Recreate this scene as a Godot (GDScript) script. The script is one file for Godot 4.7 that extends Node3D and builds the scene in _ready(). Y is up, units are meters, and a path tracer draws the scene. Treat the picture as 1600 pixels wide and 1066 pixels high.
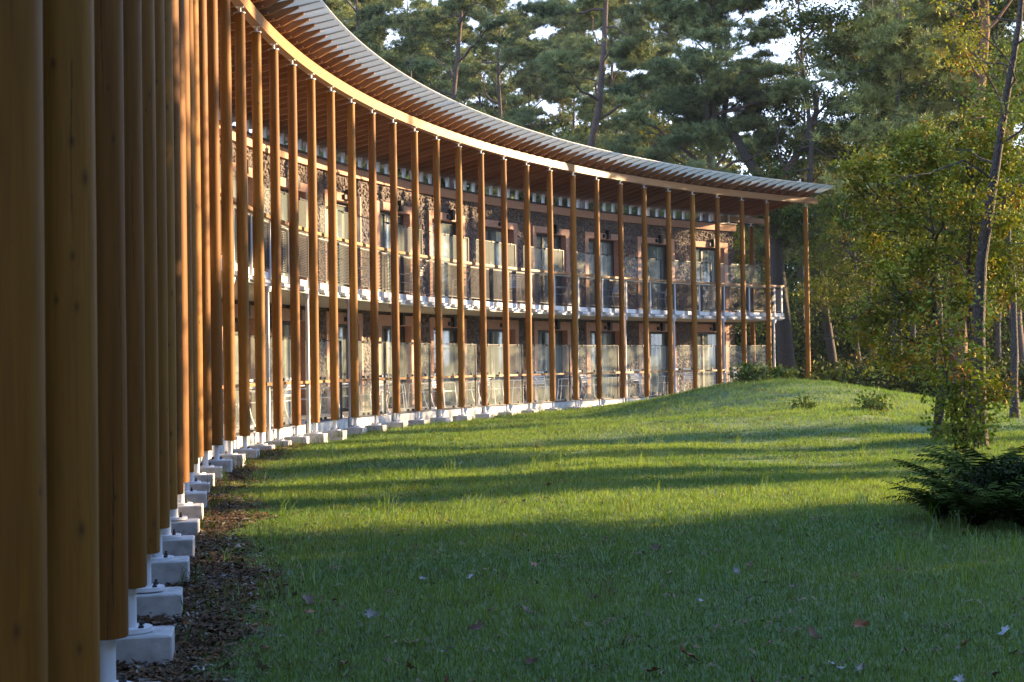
extends Node3D
# A curved two-storey timber colonnade beside a lawn, with pine woods behind. Units are metres.

const S := 1.38            # spacing of the columns along the line
const ARC_START := -4.894804  # column number at which the straight line turns into the arc
const X1 := -3.523541
const Z1 := -16.922132
const TH := -0.16957
const R := 40.02326
const BEND := 0.00122966
const SUN_H := Vector2(0.929, -0.370)
const END_K := 25.54

var rng := RandomNumberGenerator.new()
var used := {}
var mats := {}
var soft := FastNoiseLite.new()


class Shape:
	var v := PackedVector3Array()
	var n := PackedVector3Array()
	var u := PackedVector2Array()
	var c := PackedColorArray()
	var col := Color.WHITE
	var shift := Vector2.ZERO

	func tri(a: Vector3, b: Vector3, d: Vector3, na: Vector3, nb: Vector3, nd: Vector3, ua := Vector2.ZERO, ub := Vector2.ZERO, ud := Vector2.ZERO) -> void:
		if (b - a).cross(d - a).dot(na + nb + nd) > 0.0:
			v.append_array([a, d, b]); n.append_array([na, nd, nb]); u.append_array([ua + shift, ud + shift, ub + shift])
		else:
			v.append_array([a, b, d]); n.append_array([na, nb, nd]); u.append_array([ua + shift, ub + shift, ud + shift])
		c.append_array([col, col, col])

	func quad(a: Vector3, b: Vector3, d: Vector3, e: Vector3, nrm: Vector3) -> void:
		var w := a.distance_to(b)
		var h := a.distance_to(e)
		if w > h:
			tri(a, b, d, nrm, nrm, nrm, Vector2(0, 0), Vector2(0, w), Vector2(h, w))
			tri(a, d, e, nrm, nrm, nrm, Vector2(0, 0), Vector2(h, w), Vector2(h, 0))
		else:
			tri(a, b, d, nrm, nrm, nrm, Vector2(0, 0), Vector2(w, 0), Vector2(w, h))
			tri(a, d, e, nrm, nrm, nrm, Vector2(0, 0), Vector2(w, h), Vector2(0, h))

	func smooth_quad(a: Vector3, b: Vector3, d: Vector3, e: Vector3, na: Vector3, nb: Vector3, nd: Vector3, ne: Vector3, u0: Vector2, u1: Vector2) -> void:
		tri(a, b, d, na, nb, nd, u0, Vector2(u1.x, u0.y), u1)
		tri(a, d, e, na, nd, ne, u0, u1, Vector2(u0.x, u1.y))

	# eight corners: p[0..3] bottom ring, p[4..7] top ring above them
	func hexa(p: Array) -> void:
		var mid := Vector3.ZERO
		for q in p:
			mid += q
		mid /= 8.0
		for f in [[0, 1, 2, 3], [4, 5, 6, 7], [0, 1, 5, 4], [1, 2, 6, 5], [2, 3, 7, 6], [3, 0, 4, 7]]:
			var a: Vector3 = p[f[0]]
			var b: Vector3 = p[f[1]]
			var d: Vector3 = p[f[2]]
			var e: Vector3 = p[f[3]]
			var nrm := (d - a).cross(e - b)
			if nrm.length() < 1e-9:
				continue
			nrm = nrm.normalized()
			if nrm.dot((a + b + d + e) / 4.0 - mid) < 0.0:
				nrm = -nrm
			quad(a, b, d, e, nrm)

	func box(lo: Vector3, hi: Vector3) -> void:
		hexa([Vector3(lo.x, lo.y, lo.z), Vector3(hi.x, lo.y, lo.z), Vector3(hi.x, lo.y, hi.z), Vector3(lo.x, lo.y, hi.z),
			Vector3(lo.x, hi.y, lo.z), Vector3(hi.x, hi.y, lo.z), Vector3(hi.x, hi.y, hi.z), Vector3(lo.x, hi.y, hi.z)])

	# a box with small chamfers round its top and its upright edges
	func soft_box(lo: Vector3, hi: Vector3, e: float) -> void:
		var ring := []
		for y in [lo.y, hi.y - e, hi.y]:
			var i: float = e if y < hi.y else e * 2.0
			var x0: float = lo.x if y < hi.y else lo.x + e
			var x1: float = hi.x if y < hi.y else hi.x - e
			var z0: float = lo.z if y < hi.y else lo.z + e
			var z1: float = hi.z if y < hi.y else hi.z - e
			ring.append([Vector3(x0 + e, y, z0), Vector3(x1 - e, y, z0), Vector3(x1, y, z0 + e), Vector3(x1, y, z1 - e), Vector3(x1 - e, y, z1), Vector3(x0 + e, y, z1), Vector3(x0, y, z1 - e), Vector3(x0, y, z0 + e)])
		var mid := (lo + hi) / 2.0
		for r in 2:
			for k in 8:
				var a: Vector3 = ring[r][k]
				var b: Vector3 = ring[r][(k + 1) % 8]
				var d: Vector3 = ring[r + 1][(k + 1) % 8]
				var g: Vector3 = ring[r + 1][k]
				var nrm := (d - a).cross(g - b).normalized()
				if nrm.dot((a + b + d + g) / 4.0 - mid) < 0.0:
					nrm = -nrm
				quad(a, b, d, g, nrm)
		for k in range(1, 7):
			var a2: Vector3 = ring[2][0]
			var b2: Vector3 = ring[2][k]
			var d2: Vector3 = ring[2][k + 1]
			tri(a2, b2, d2, Vector3.UP, Vector3.UP, Vector3.UP, Vector2(a2.x, a2.z), Vector2(b2.x, b2.z), Vector2(d2.x, d2.z))

	func tube(p: PackedVector3Array, r: PackedFloat32Array, sides: int, cap := true, along := 1.0) -> void:
		var rings := []
		var normals := []
		var side := Vector3.RIGHT
		for i in p.size():
			var t := (p[mini(i + 1, p.size() - 1)] - p[maxi(i - 1, 0)]).normalized()
			if i == 0:
				side = t.cross(Vector3(0.31, 0.2, 0.93)).normalized()
				if side.length() < 0.5:
					side = t.cross(Vector3.UP).normalized()
			side = (side - t * side.dot(t)).normalized()
			var up := t.cross(side)
			var ring := PackedVector3Array()
			var nn := PackedVector3Array()
			for k in sides + 1:
				var a := TAU * k / sides
				var d := side * cos(a) + up * sin(a)
				nn.append(d)
				ring.append(p[i] + d * r[i])
			rings.append(ring)
			normals.append(nn)
		var at := 0.0
		for i in p.size() - 1:
			var step := p[i].distance_to(p[i + 1]) * along
			for k in sides:
				smooth_quad(rings[i][k], rings[i][k + 1], rings[i + 1][k + 1], rings[i + 1][k], normals[i][k], normals[i][k + 1], normals[i + 1][k + 1], normals[i + 1][k],
					Vector2(float(k) / sides, at), Vector2(float(k + 1) / sides, at + step))
			at += step
		if cap:
			for end in [0, p.size() - 1]:
				var nrm: Vector3 = (p[0] - p[1]).normalized() if end == 0 else (p[end] - p[end - 1]).normalized()
				for k in range(1, sides - 1):
					tri(rings[end][0], rings[end][k], rings[end][k + 1], nrm, nrm, nrm)

	func rod(a: Vector3, b: Vector3, r: float, sides := 8) -> void:
		tube(PackedVector3Array([a, b]), PackedFloat32Array([r, r]), sides)

	func mesh() -> ArrayMesh:
		var m := ArrayMesh.new()
		if v.is_empty():
			return m
		var arr := []
		arr.resize(Mesh.ARRAY_MAX)
		arr[Mesh.ARRAY_VERTEX] = v
		arr[Mesh.ARRAY_NORMAL] = n
		arr[Mesh.ARRAY_TEX_UV] = u
		arr[Mesh.ARRAY_COLOR] = c
		m.add_surface_from_arrays(Mesh.PRIMITIVE_TRIANGLES, arr)
		return m


# ---------------------------------------------------------------- naming and building helpers

func numbered(called: String) -> String:
	var k: int = used.get(called, -1) + 1
	used[called] = k
	return called if k == 0 else "%s_%03d" % [called, k]


func tag(o: Node3D, label: String, category: String, group := "", kind := "") -> Node3D:
	o.set_meta("label", label)
	o.set_meta("category", category)
	if group:
		o.set_meta("group", group)
	if kind:
		o.set_meta("kind", kind)
	return o


func thing(called: String, label: String, category: String, at := Vector3.ZERO, turn := 0.0, group := "") -> Node3D:
	var o := Node3D.new()
	o.name = numbered(called)
	add_child(o)
	o.position = at
	o.rotation.y = turn
	tag(o, label, category, group)
	return o


func part(called: String, m: Mesh, mat: Material, parent: Node3D) -> MeshInstance3D:
	var o := MeshInstance3D.new()
	o.name = called
	o.mesh = m
	o.material_override = mat
	parent.add_child(o, true)
	return o


func obj(called: String, s: Shape, mat: Material, parent: Node3D = null) -> MeshInstance3D:
	var o := MeshInstance3D.new()
	o.name = numbered(called) if parent == null else called
	o.mesh = s.mesh()
	o.material_override = mat
	(parent if parent else self as Node3D).add_child(o, true)
	return o


func structure(called: String, s: Shape, mat: Material) -> MeshInstance3D:
	var o := obj(called, s, mat)
	o.set_meta("kind", "structure")
	return o


func swarm(called: String, mesh: Mesh, mat: Material, where: Array, colors: PackedColorArray, parent: Node3D = null) -> MultiMeshInstance3D:
	var buf := PackedFloat32Array()
	buf.resize(where.size() * 16)
	for i in where.size():
		var t: Transform3D = where[i]
		var k := i * 16
		buf[k] = t.basis.x.x; buf[k + 1] = t.basis.y.x; buf[k + 2] = t.basis.z.x; buf[k + 3] = t.origin.x
		buf[k + 4] = t.basis.x.y; buf[k + 5] = t.basis.y.y; buf[k + 6] = t.basis.z.y; buf[k + 7] = t.origin.y
		buf[k + 8] = t.basis.x.z; buf[k + 9] = t.basis.y.z; buf[k + 10] = t.basis.z.z; buf[k + 11] = t.origin.z
		buf[k + 12] = colors[i].r; buf[k + 13] = colors[i].g; buf[k + 14] = colors[i].b; buf[k + 15] = 1.0
	var mm := MultiMesh.new()
	mm.transform_format = MultiMesh.TRANSFORM_3D
	mm.use_colors = true
	mm.mesh = mesh
	mm.instance_count = where.size()
	mm.buffer = buf
	var o := MultiMeshInstance3D.new()
	o.name = numbered(called) if parent == null else called
	o.multimesh = mm
	o.material_override = mat
	(parent if parent else self as Node3D).add_child(o, true)
	o.set_meta("kind", "stuff")
	return o


const ONES := ["", "first", "second", "third", "fourth", "fifth", "sixth", "seventh", "eighth", "ninth", "tenth", "eleventh", "twelfth", "thirteenth", "fourteenth", "fifteenth", "sixteenth", "seventeenth", "eighteenth", "nineteenth"]
const TENS := ["", "", "twent", "thirt", "fort"]

func nth(k: int) -> String:
	if k < 20:
		return ONES[k]
	if k % 10 == 0:
		return TENS[k / 10] + "ieth"
	return TENS[k / 10] + "y-" + ONES[k % 10]


# ---------------------------------------------------------------- the line of the building

func ang(k: float) -> float:
	var s := (k - ARC_START) * S
	return TH + maxf(s, 0.0) / R + minf(s, 0.0) * BEND


func pa(k: float, l: float, y: float) -> Vector3:
	var s := (k - ARC_START) * S
	var sa := maxf(s, 0.0)
	var sl := minf(s, 0.0)
	var a := TH + sa / R + sl * BEND
	var m := TH + sl * BEND / 2.0
	return Vector3(X1 + sl * sin(m) + R * (cos(TH) - cos(TH + sa / R)) + l * cos(a), y, Z1 - sl * cos(m) - R * (sin(TH + sa / R) - sin(TH)) + l * sin(a))


func out_dir(k: float) -> Vector3:
	return Vector3(cos(ang(k)), 0, sin(ang(k)))


func along(k: float) -> Vector3:
	return Vector3(sin(ang(k)), 0, -cos(ang(k)))


func arcbox(s: Shape, k0: float, k1: float, l0: float, l1: float, y0: float, y1: float, n := 0) -> void:
	if n == 0:
		n = maxi(1, int(ceil((k1 - k0) * 1.5)))
	var run := 0.0
	for i in n:
		var a := lerpf(k0, k1, float(i) / n)
		var b := lerpf(k0, k1, float(i + 1) / n)
		s.shift.y = run
		for f in [[l1, 1.0], [l0, -1.0]]:
			s.quad(pa(a, f[0], y0), pa(b, f[0], y0), pa(b, f[0], y1), pa(a, f[0], y1), out_dir((a + b) / 2) * f[1])
		s.quad(pa(a, l0, y1), pa(b, l0, y1), pa(b, l1, y1), pa(a, l1, y1), Vector3.UP)
		s.quad(pa(a, l0, y0), pa(b, l0, y0), pa(b, l1, y0), pa(a, l1, y0), Vector3.DOWN)
		run += (b - a) * S
	s.shift.y = 0.0
	s.quad(pa(k0, l0, y0), pa(k0, l1, y0), pa(k0, l1, y1), pa(k0, l0, y1), -along(k0))
	s.quad(pa(k1, l0, y0), pa(k1, l1, y0), pa(k1, l1, y1), pa(k1, l0, y1), along(k1))


func unproject(px: float, py: float, y: float) -> Vector3:
	var cam: Camera3D = get_node("camera")
	var d := cam.basis * Vector3((px - 800.0) / 2420.265, -(py - 533.0) / 2420.265, -1.0)
	return cam.position + d * ((y - cam.position.y) / d.y)


func at_px(px: float, z: float) -> Vector3:      # a point on the ground that is seen at column px of the photograph, z metres ahead
	var x := (px - 800.0) / 2420.265 * z
	return Vector3(x, land(x, -z), -z)


func land(x: float, z: float) -> float:
	var m := 0.88 * exp(-pow((x - 7.0) / 2.6, 2.0) / 2.0 * 1.0 - pow((z + 40.0) / 4.2, 2.0) / 2.0)
	m += 0.26 * exp(-pow((x - 4.6) / 2.6, 2.0) / 2.0 - pow((z + 30.5) / 1.9, 2.0) / 2.0)
	var far := smoothstep(4.0, 14.0, Vector2(x - 2.0, z + 8.0).length())
	return m - 0.03 + (soft.get_noise_2d(x * 3.0, z * 3.0) * 0.09 + soft.get_noise_2d(x * 11.0 + 40.0, z * 11.0) * 0.05) * far + smoothstep(50.0, 120.0, -z) * 1.2


# ---------------------------------------------------------------- materials

func plain(called: String, lin: Color, rough := 0.8, metal := 0.0) -> StandardMaterial3D:
	var m := StandardMaterial3D.new()
	m.resource_name = called
	m.albedo_color = lin.linear_to_srgb()
	m.roughness = rough
	m.metallic = metal
	mats[called] = m
	return m


func noise_tex(freq: float, stops: Array, seed_at: int, octaves := 5, side := 512, kind := FastNoiseLite.TYPE_SIMPLEX_SMOOTH) -> NoiseTexture2D:
	var f := FastNoiseLite.new()
	f.noise_type = kind
	f.frequency = freq
	f.fractal_octaves = octaves
	f.seed = seed_at
	var t := NoiseTexture2D.new()
	t.width = side
	t.height = side
	t.seamless = true
	t.noise = f
	var g := Gradient.new()
	var off := PackedFloat32Array()
	var cols := PackedColorArray()
	for s in stops:
		off.append(s[0])
		cols.append((s[1] as Color).linear_to_srgb())
	g.offsets = off
	g.colors = cols
	t.color_ramp = g
	return t


func grey(freq: float, seed_at: int, octaves := 5, kind := FastNoiseLite.TYPE_SIMPLEX_SMOOTH) -> NoiseTexture2D:
	return noise_tex(freq, [[0.0, Color.BLACK], [1.0, Color.WHITE]], seed_at, octaves, 512, kind)


func triplanar(m: StandardMaterial3D, scale: Vector3) -> void:
	m.uv1_triplanar = true
	m.uv1_world_triplanar = true
	m.uv1_scale = scale


func wood_image(seed_at: int, base: Color, dark: Color, knots: int) -> ImageTexture:
	var w := 256
	var h := 1024
	var im := Image.create(w, h, false, Image.FORMAT_RGB8)
	var a := FastNoiseLite.new()
	a.seed = seed_at
	a.frequency = 0.03
	a.fractal_octaves = 3
	var b := FastNoiseLite.new()
	b.seed = seed_at + 7
	b.frequency = 0.11
	b.fractal_octaves = 2
	var r := RandomNumberGenerator.new()
	r.seed = seed_at
	var spots := []
	var cracks := []
	for i in 7:
		var y0 := r.randf() * h * 0.8
		cracks.append(Vector3(r.randf() * w, y0, y0 + r.randf_range(90, 420)))
	for i in knots:
		spots.append(Vector3(r.randf() * w, r.randf() * h, r.randf_range(2.5, 5.5)))
	for y in h:
		var ym := absf(h * 0.5 - y)
		for x in w:
			# the ring round the shaft closes: sample on a circle
			var c := TAU * x / w
			var bendx := 0.0
			var knot := 0.0
			for s in spots:
				var dx: float = absf(x - s.x)
				dx = minf(dx, w - dx)
				var dy: float = (y - s.y) * 0.55
				if dx < 24.0 and absf(dy) < 24.0:
					var q: float = (dx * dx + dy * dy) / (s.z * s.z)
					knot = maxf(knot, exp(-q))
					bendx += exp(-q * 0.12) * 8.0
			var t := a.get_noise_3d(cos(c) * 60.0 + bendx, sin(c) * 60.0, ym * 0.09) * 0.9 + b.get_noise_3d(cos(c) * 90.0 + bendx, sin(c) * 90.0, ym * 0.05) * 0.55
			t = clampf(0.5 + t * 0.75, 0.0, 1.0)
			var k := base.lerp(dark, t * 0.75)
			k = k.lerp(Color(0.05, 0.02, 0.008), knot * 0.75)
			for q in cracks:
				if y > q.y and y < q.z:
					var off: float = absf(x - q.x - 1.5 * sin(y * 0.021 + q.x))
					if off < 0.8:
						k = k.lerp(Color(0.03, 0.012, 0.005), 0.7 * minf(1.0, minf(y - q.y, q.z - y) / 60.0))
			im.set_pixel(x, y, k.linear_to_srgb())
	return ImageTexture.create_from_image(im)


func make_materials() -> void:
	for i in 3:
		var m := plain("larch_%d" % i, Color.WHITE, 0.62)
		m.metallic_specular = 0.3
		m.albedo_texture = wood_image(11 + i * 5, [Color(0.235, 0.101, 0.014), Color(0.195, 0.079, 0.011), Color(0.262, 0.117, 0.018)][i], [Color(0.140, 0.053, 0.007), Color(0.115, 0.042, 0.006), Color(0.160, 0.064, 0.009)][i], 16)
		m.uv1_scale = Vector3(1, 0.42, 1)
		m.heightmap_enabled = true
		m.heightmap_texture = m.albedo_texture
		m.heightmap_scale = 0.05
	for i in 3:
		var m := plain("plank_%d" % i, Color.WHITE, 0.55)
		m.albedo_texture = wood_image(51 + i * 3, [Color(0.29, 0.145, 0.060), Color(0.24, 0.115, 0.045), Color(0.34, 0.175, 0.075)][i], [Color(0.16, 0.072, 0.026), Color(0.13, 0.058, 0.022), Color(0.19, 0.092, 0.036)][i], 8)
		m.uv1_scale = Vector3(2.5, 0.5, 1)
	var m1 := plain("rail_wood", Color.WHITE, 0.45)
	m1.albedo_texture = wood_image(91, Color(0.36, 0.185, 0.068), Color(0.23, 0.102, 0.034), 6)
	m1.uv1_scale = Vector3(3, 0.5, 1)
	var conc := plain("concrete", Color.WHITE, 0.85)
	conc.albedo_texture = noise_tex(0.012, [[0.0, Color(0.24, 0.24, 0.22)], [0.4, Color(0.40, 0.39, 0.37)], [0.7, Color(0.46, 0.45, 0.43)], [1.0, Color(0.58, 0.57, 0.55)]], 3)
	triplanar(conc, Vector3(1.1, 1.1, 1.1))
	conc.heightmap_enabled = true
	conc.heightmap_texture = grey(0.08, 4)
	conc.heightmap_scale = 0.12
	var pl := plain("plinth", Color.WHITE, 0.8)
	pl.albedo_texture = noise_tex(0.01, [[0.0, Color(0.34, 0.33, 0.30)], [0.5, Color(0.50, 0.49, 0.46)], [1.0, Color(0.62, 0.61, 0.58)]], 13)
	triplanar(pl, Vector3(0.8, 0.8, 0.8))
	plain("white_steel", Color(0.60, 0.61, 0.62), 0.4, 0.0)
	plain("grey_steel", Color(0.42, 0.44, 0.46), 0.42, 0.35)
	plain("black_steel", Color(0.022, 0.022, 0.024), 0.45, 0.2)
	plain("black_wire", Color(0.012, 0.012, 0.013), 0.85)
	plain("cream_soffit", Color(0.46, 0.43, 0.34), 0.85)
	var terr := plain("terracotta", Color.WHITE, 0.8)
	terr.albedo_texture = noise_tex(0.02, [[0.0, Color(0.36, 0.19, 0.13)], [0.5, Color(0.45, 0.26, 0.185)], [1.0, Color(0.52, 0.32, 0.24)]], 23)
	triplanar(terr, Vector3(0.9, 0.9, 0.9))
	plain("dark_cap", Color(0.035, 0.033, 0.033), 0.5, 0.3)
	plain("window_frame", Color(0.03, 0.028, 0.026), 0.5)
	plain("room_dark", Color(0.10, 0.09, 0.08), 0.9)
	plain("mortar", Color(0.095, 0.085, 0.078), 0.95)
	var st := plain("stone", Color.WHITE, 0.9)
	st.vertex_color_use_as_albedo = true
	st.albedo_texture = noise_tex(0.05, [[0.0, Color(0.55, 0.52, 0.5)], [1.0, Color(1, 1, 1)]], 33)
	triplanar(st, Vector3(2.4, 2.4, 2.4))
	st.heightmap_enabled = true
	st.heightmap_texture = grey(0.06, 34)
	st.heightmap_scale = 1.0
	var cur := plain("curtain", Color(0.62, 0.64, 0.58), 0.9)
	cur.backlight_enabled = true
	cur.backlight = Color(0.35, 0.36, 0.32)
	var gl := plain("window_glass", Color(0.55, 0.65, 0.6), 0.03)
	gl.albedo_color.a = 0.12
	gl.transparency = BaseMaterial3D.TRANSPARENCY_ALPHA
	var sg := plain("screen_glass", Color(0.56, 0.63, 0.54), 0.3)
	sg.albedo_color.a = 0.08
	sg.transparency = BaseMaterial3D.TRANSPARENCY_ALPHA
	sg.cull_mode = BaseMaterial3D.CULL_DISABLED
	var rg := plain("roof_sheet", Color(0.78, 0.79, 0.75), 0.25)
	rg.backlight_enabled = true
	rg.backlight = Color(0.86, 0.86, 0.82)
	plain("chair_white", Color(0.72, 0.72, 0.70), 0.4)
	# ground
	var gr := plain("lawn_soil", Color.WHITE, 0.95)
	gr.albedo_texture = noise_tex(0.02, [[0.0, Color(0.050, 0.075, 0.025)], [0.5, Color(0.085, 0.125, 0.040)], [1.0, Color(0.115, 0.155, 0.050)]], 43)
	triplanar(gr, Vector3(0.7, 0.7, 0.7))
	var fl := plain("forest_floor", Color.WHITE, 0.95)
	fl.albedo_texture = noise_tex(0.03, [[0.0, Color(0.030, 0.020, 0.010)], [0.45, Color(0.075, 0.045, 0.020)], [0.7, Color(0.06, 0.065, 0.02)], [1.0, Color(0.12, 0.075, 0.032)]], 44)
	triplanar(fl, Vector3(0.25, 0.25, 0.25))
	var mu := plain("mulch_soil", Color.WHITE, 0.95)
	mu.albedo_texture = noise_tex(0.05, [[0.0, Color(0.018, 0.013, 0.009)], [0.5, Color(0.045, 0.030, 0.020)], [1.0, Color(0.085, 0.060, 0.042)]], 45)
	triplanar(mu, Vector3(1.5, 1.5, 1.5))
	for g in [["grass_blade", 0.55, Color(0.80, 0.84, 0.30)], ["needle", 0.7, Color(0.24, 0.28, 0.13)], ["leaf", 0.75, Color(0.50, 0.54, 0.18)], ["fern_leaf", 1.0, Color(0.30, 0.34, 0.10)], ["dry_leaf", 0.7, Color(0.12, 0.08, 0.04)]]:
		var b := plain(g[0], Color.WHITE, g[1])
		b.vertex_color_use_as_albedo = true
		b.backlight_enabled = true
		b.backlight = (g[2] as Color)
		b.metallic_specular = 0.25 if g[0] == "grass_blade" else 0.03 if g[0] == "fern_leaf" else 0.2
		b.cull_mode = BaseMaterial3D.CULL_DISABLED
	for g in [["pine_bark", Color(0.050, 0.036, 0.028), Color(0.17, 0.115, 0.085), 61], ["red_bark", Color(0.09, 0.045, 0.025), Color(0.30, 0.16, 0.09), 62], ["dark_bark", Color(0.030, 0.025, 0.02), Color(0.12, 0.10, 0.08), 63]]:
		var b := plain(g[0], Color.WHITE, 0.95)
		b.albedo_texture = noise_tex(0.035, [[0.25, g[1]], [0.75, g[2]]], g[3], 5)
		triplanar(b, Vector3(2.2, 0.7, 2.2))
		b.heightmap_enabled = true
		b.heightmap_texture = grey(0.035, g[3], 5)
		b.heightmap_scale = 4.0


# ---------------------------------------------------------------- plants

var needle_tuft: ArrayMesh
var leaf_spray: ArrayMesh
var grass_clump: ArrayMesh
var tall_grass: ArrayMesh
var flake: ArrayMesh

func make_plant_meshes() -> void:
	var s := Shape.new()
	for i in 40:
		var d := Vector3(rng.randfn(), absf(rng.randfn()) * 0.8 + 0.15, rng.randfn()).normalized()
		var side := d.cross(Vector3(rng.randfn(), rng.randfn(), rng.randfn())).normalized()
		var o := Vector3(rng.randfn(), rng.randfn() * 0.5, rng.randfn()) * 0.055
		var len := rng.randf_range(0.08, 0.17)
		var w := rng.randf_range(0.009, 0.014)
		var t := rng.randf_range(0.65, 1.3)
		s.col = Color(t, t, t)
		var nn := (side.cross(d) + d * 0.5).normalized()
		s.tri(o - side * w, o + side * w, o + d * len, nn, nn, nn)
	needle_tuft = s.mesh()
	s = Shape.new()
	for i in 11:
		var d := Vector3(rng.randfn(), rng.randfn() * 0.5 + 0.1, rng.randfn()).normalized()
		var o := d * rng.randf_range(0.04, 0.24)
		var size := rng.randf_range(0.055, 0.085)
		var tip := (d + Vector3(rng.randfn(), rng.randfn() - 0.6, rng.randfn()) * 0.7).normalized()
		var side := tip.cross(Vector3(rng.randfn() * 0.5, 1, rng.randfn() * 0.5)).normalized()
		var nn := side.cross(tip).normalized()
		var t := rng.randf_range(0.7, 1.3)
		s.col = Color(t * rng.randf_range(0.9, 1.15), t, t * 0.9)
		var a := o
		var b := o + tip * size * 0.55 + side * size * 0.42 + nn * size * 0.14
		var e := o + tip * size * 0.55 - side * size * 0.42 + nn * size * 0.14
		var c := o + tip * size * 1.25
		s.tri(a, b, c, nn, nn, nn)
		s.tri(a, c, e, nn, nn, nn)
	leaf_spray = s.mesh()
	for kind in 2:
		s = Shape.new()
		for i in (26 if kind == 0 else 14):
			var a := rng.randf() * TAU
			var rr := sqrt(rng.randf()) * (0.10 if kind == 0 else 0.07)
			var o := Vector3(cos(a) * rr, -0.01, sin(a) * rr)
			var h := rng.randf_range(0.024, 0.060) if kind == 0 else rng.randf_range(0.12, 0.30)
			var lean := Vector3(rng.randfn(), 0, rng.randfn()) * h * (0.42 if kind == 0 else 0.28)
			var w := rng.randf_range(0.0016, 0.0030)
			var face := rng.randf() * TAU
			var side := Vector3(cos(face), 0, sin(face)) * w
			var nn := Vector3(-sin(face), 0.8, cos(face)).normalized()
			var mid := o + Vector3(0, h * 0.6, 0) + lean * 0.35
			var tip := o + Vector3(0, h * rng.randf_range(0.8, 1.0), 0) + lean
			var t := rng.randf_range(0.7, 1.3)
			s.col = Color(t * rng.randf_range(0.85, 1.2), t, t * rng.randf_range(0.8, 1.1))
			s.tri(o - side, o + side, mid + side * 0.8, nn, nn, nn)
			s.tri(o - side, mid + side * 0.8, mid - side * 0.8, nn, nn, nn)
			s.tri(mid - side * 0.8, mid + side * 0.8, tip, nn, nn, nn)
		if kind == 0:
			grass_clump = s.mesh()
		else:
			tall_grass = s.mesh()
	s = Shape.new()
	for i in 5:
		var a := rng.randf() * TAU
		var d := Vector3(cos(a), rng.randfn() * 0.25, sin(a)).normalized()
		var side := d.cross(Vector3(rng.randfn() * 0.5, 1, rng.randfn() * 0.5)).normalized()
		var o := Vector3(rng.randfn(), 0, rng.randfn()) * 0.06 + Vector3(0, rng.randf() * 0.015, 0)
		var len := rng.randf_range(0.02, 0.06)
		var w := len * rng.randf_range(0.25, 0.45)
		var nn := side.cross(d).normalized()
		var t := rng.randf_range(0.5, 1.5)
		s.col = Color(t, t * rng.randf_range(0.85, 1.0), t * rng.randf_range(0.7, 1.0))
		s.quad(o - d * len / 2 - side * w / 2, o + d * len / 2 - side * w * 0.3, o + d * len / 2 + side * w * 0.3 + nn * 0.008, o - d * len / 2 + side * w / 2, nn)
	flake = s.mesh()


func any_turn(tilt := 1.0) -> Basis:
	return Basis(Vector3(rng.randfn(), rng.randfn(), rng.randfn()).normalized(), rng.randf() * TAU * tilt) * Basis(Vector3.UP, rng.randf() * TAU)


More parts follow.
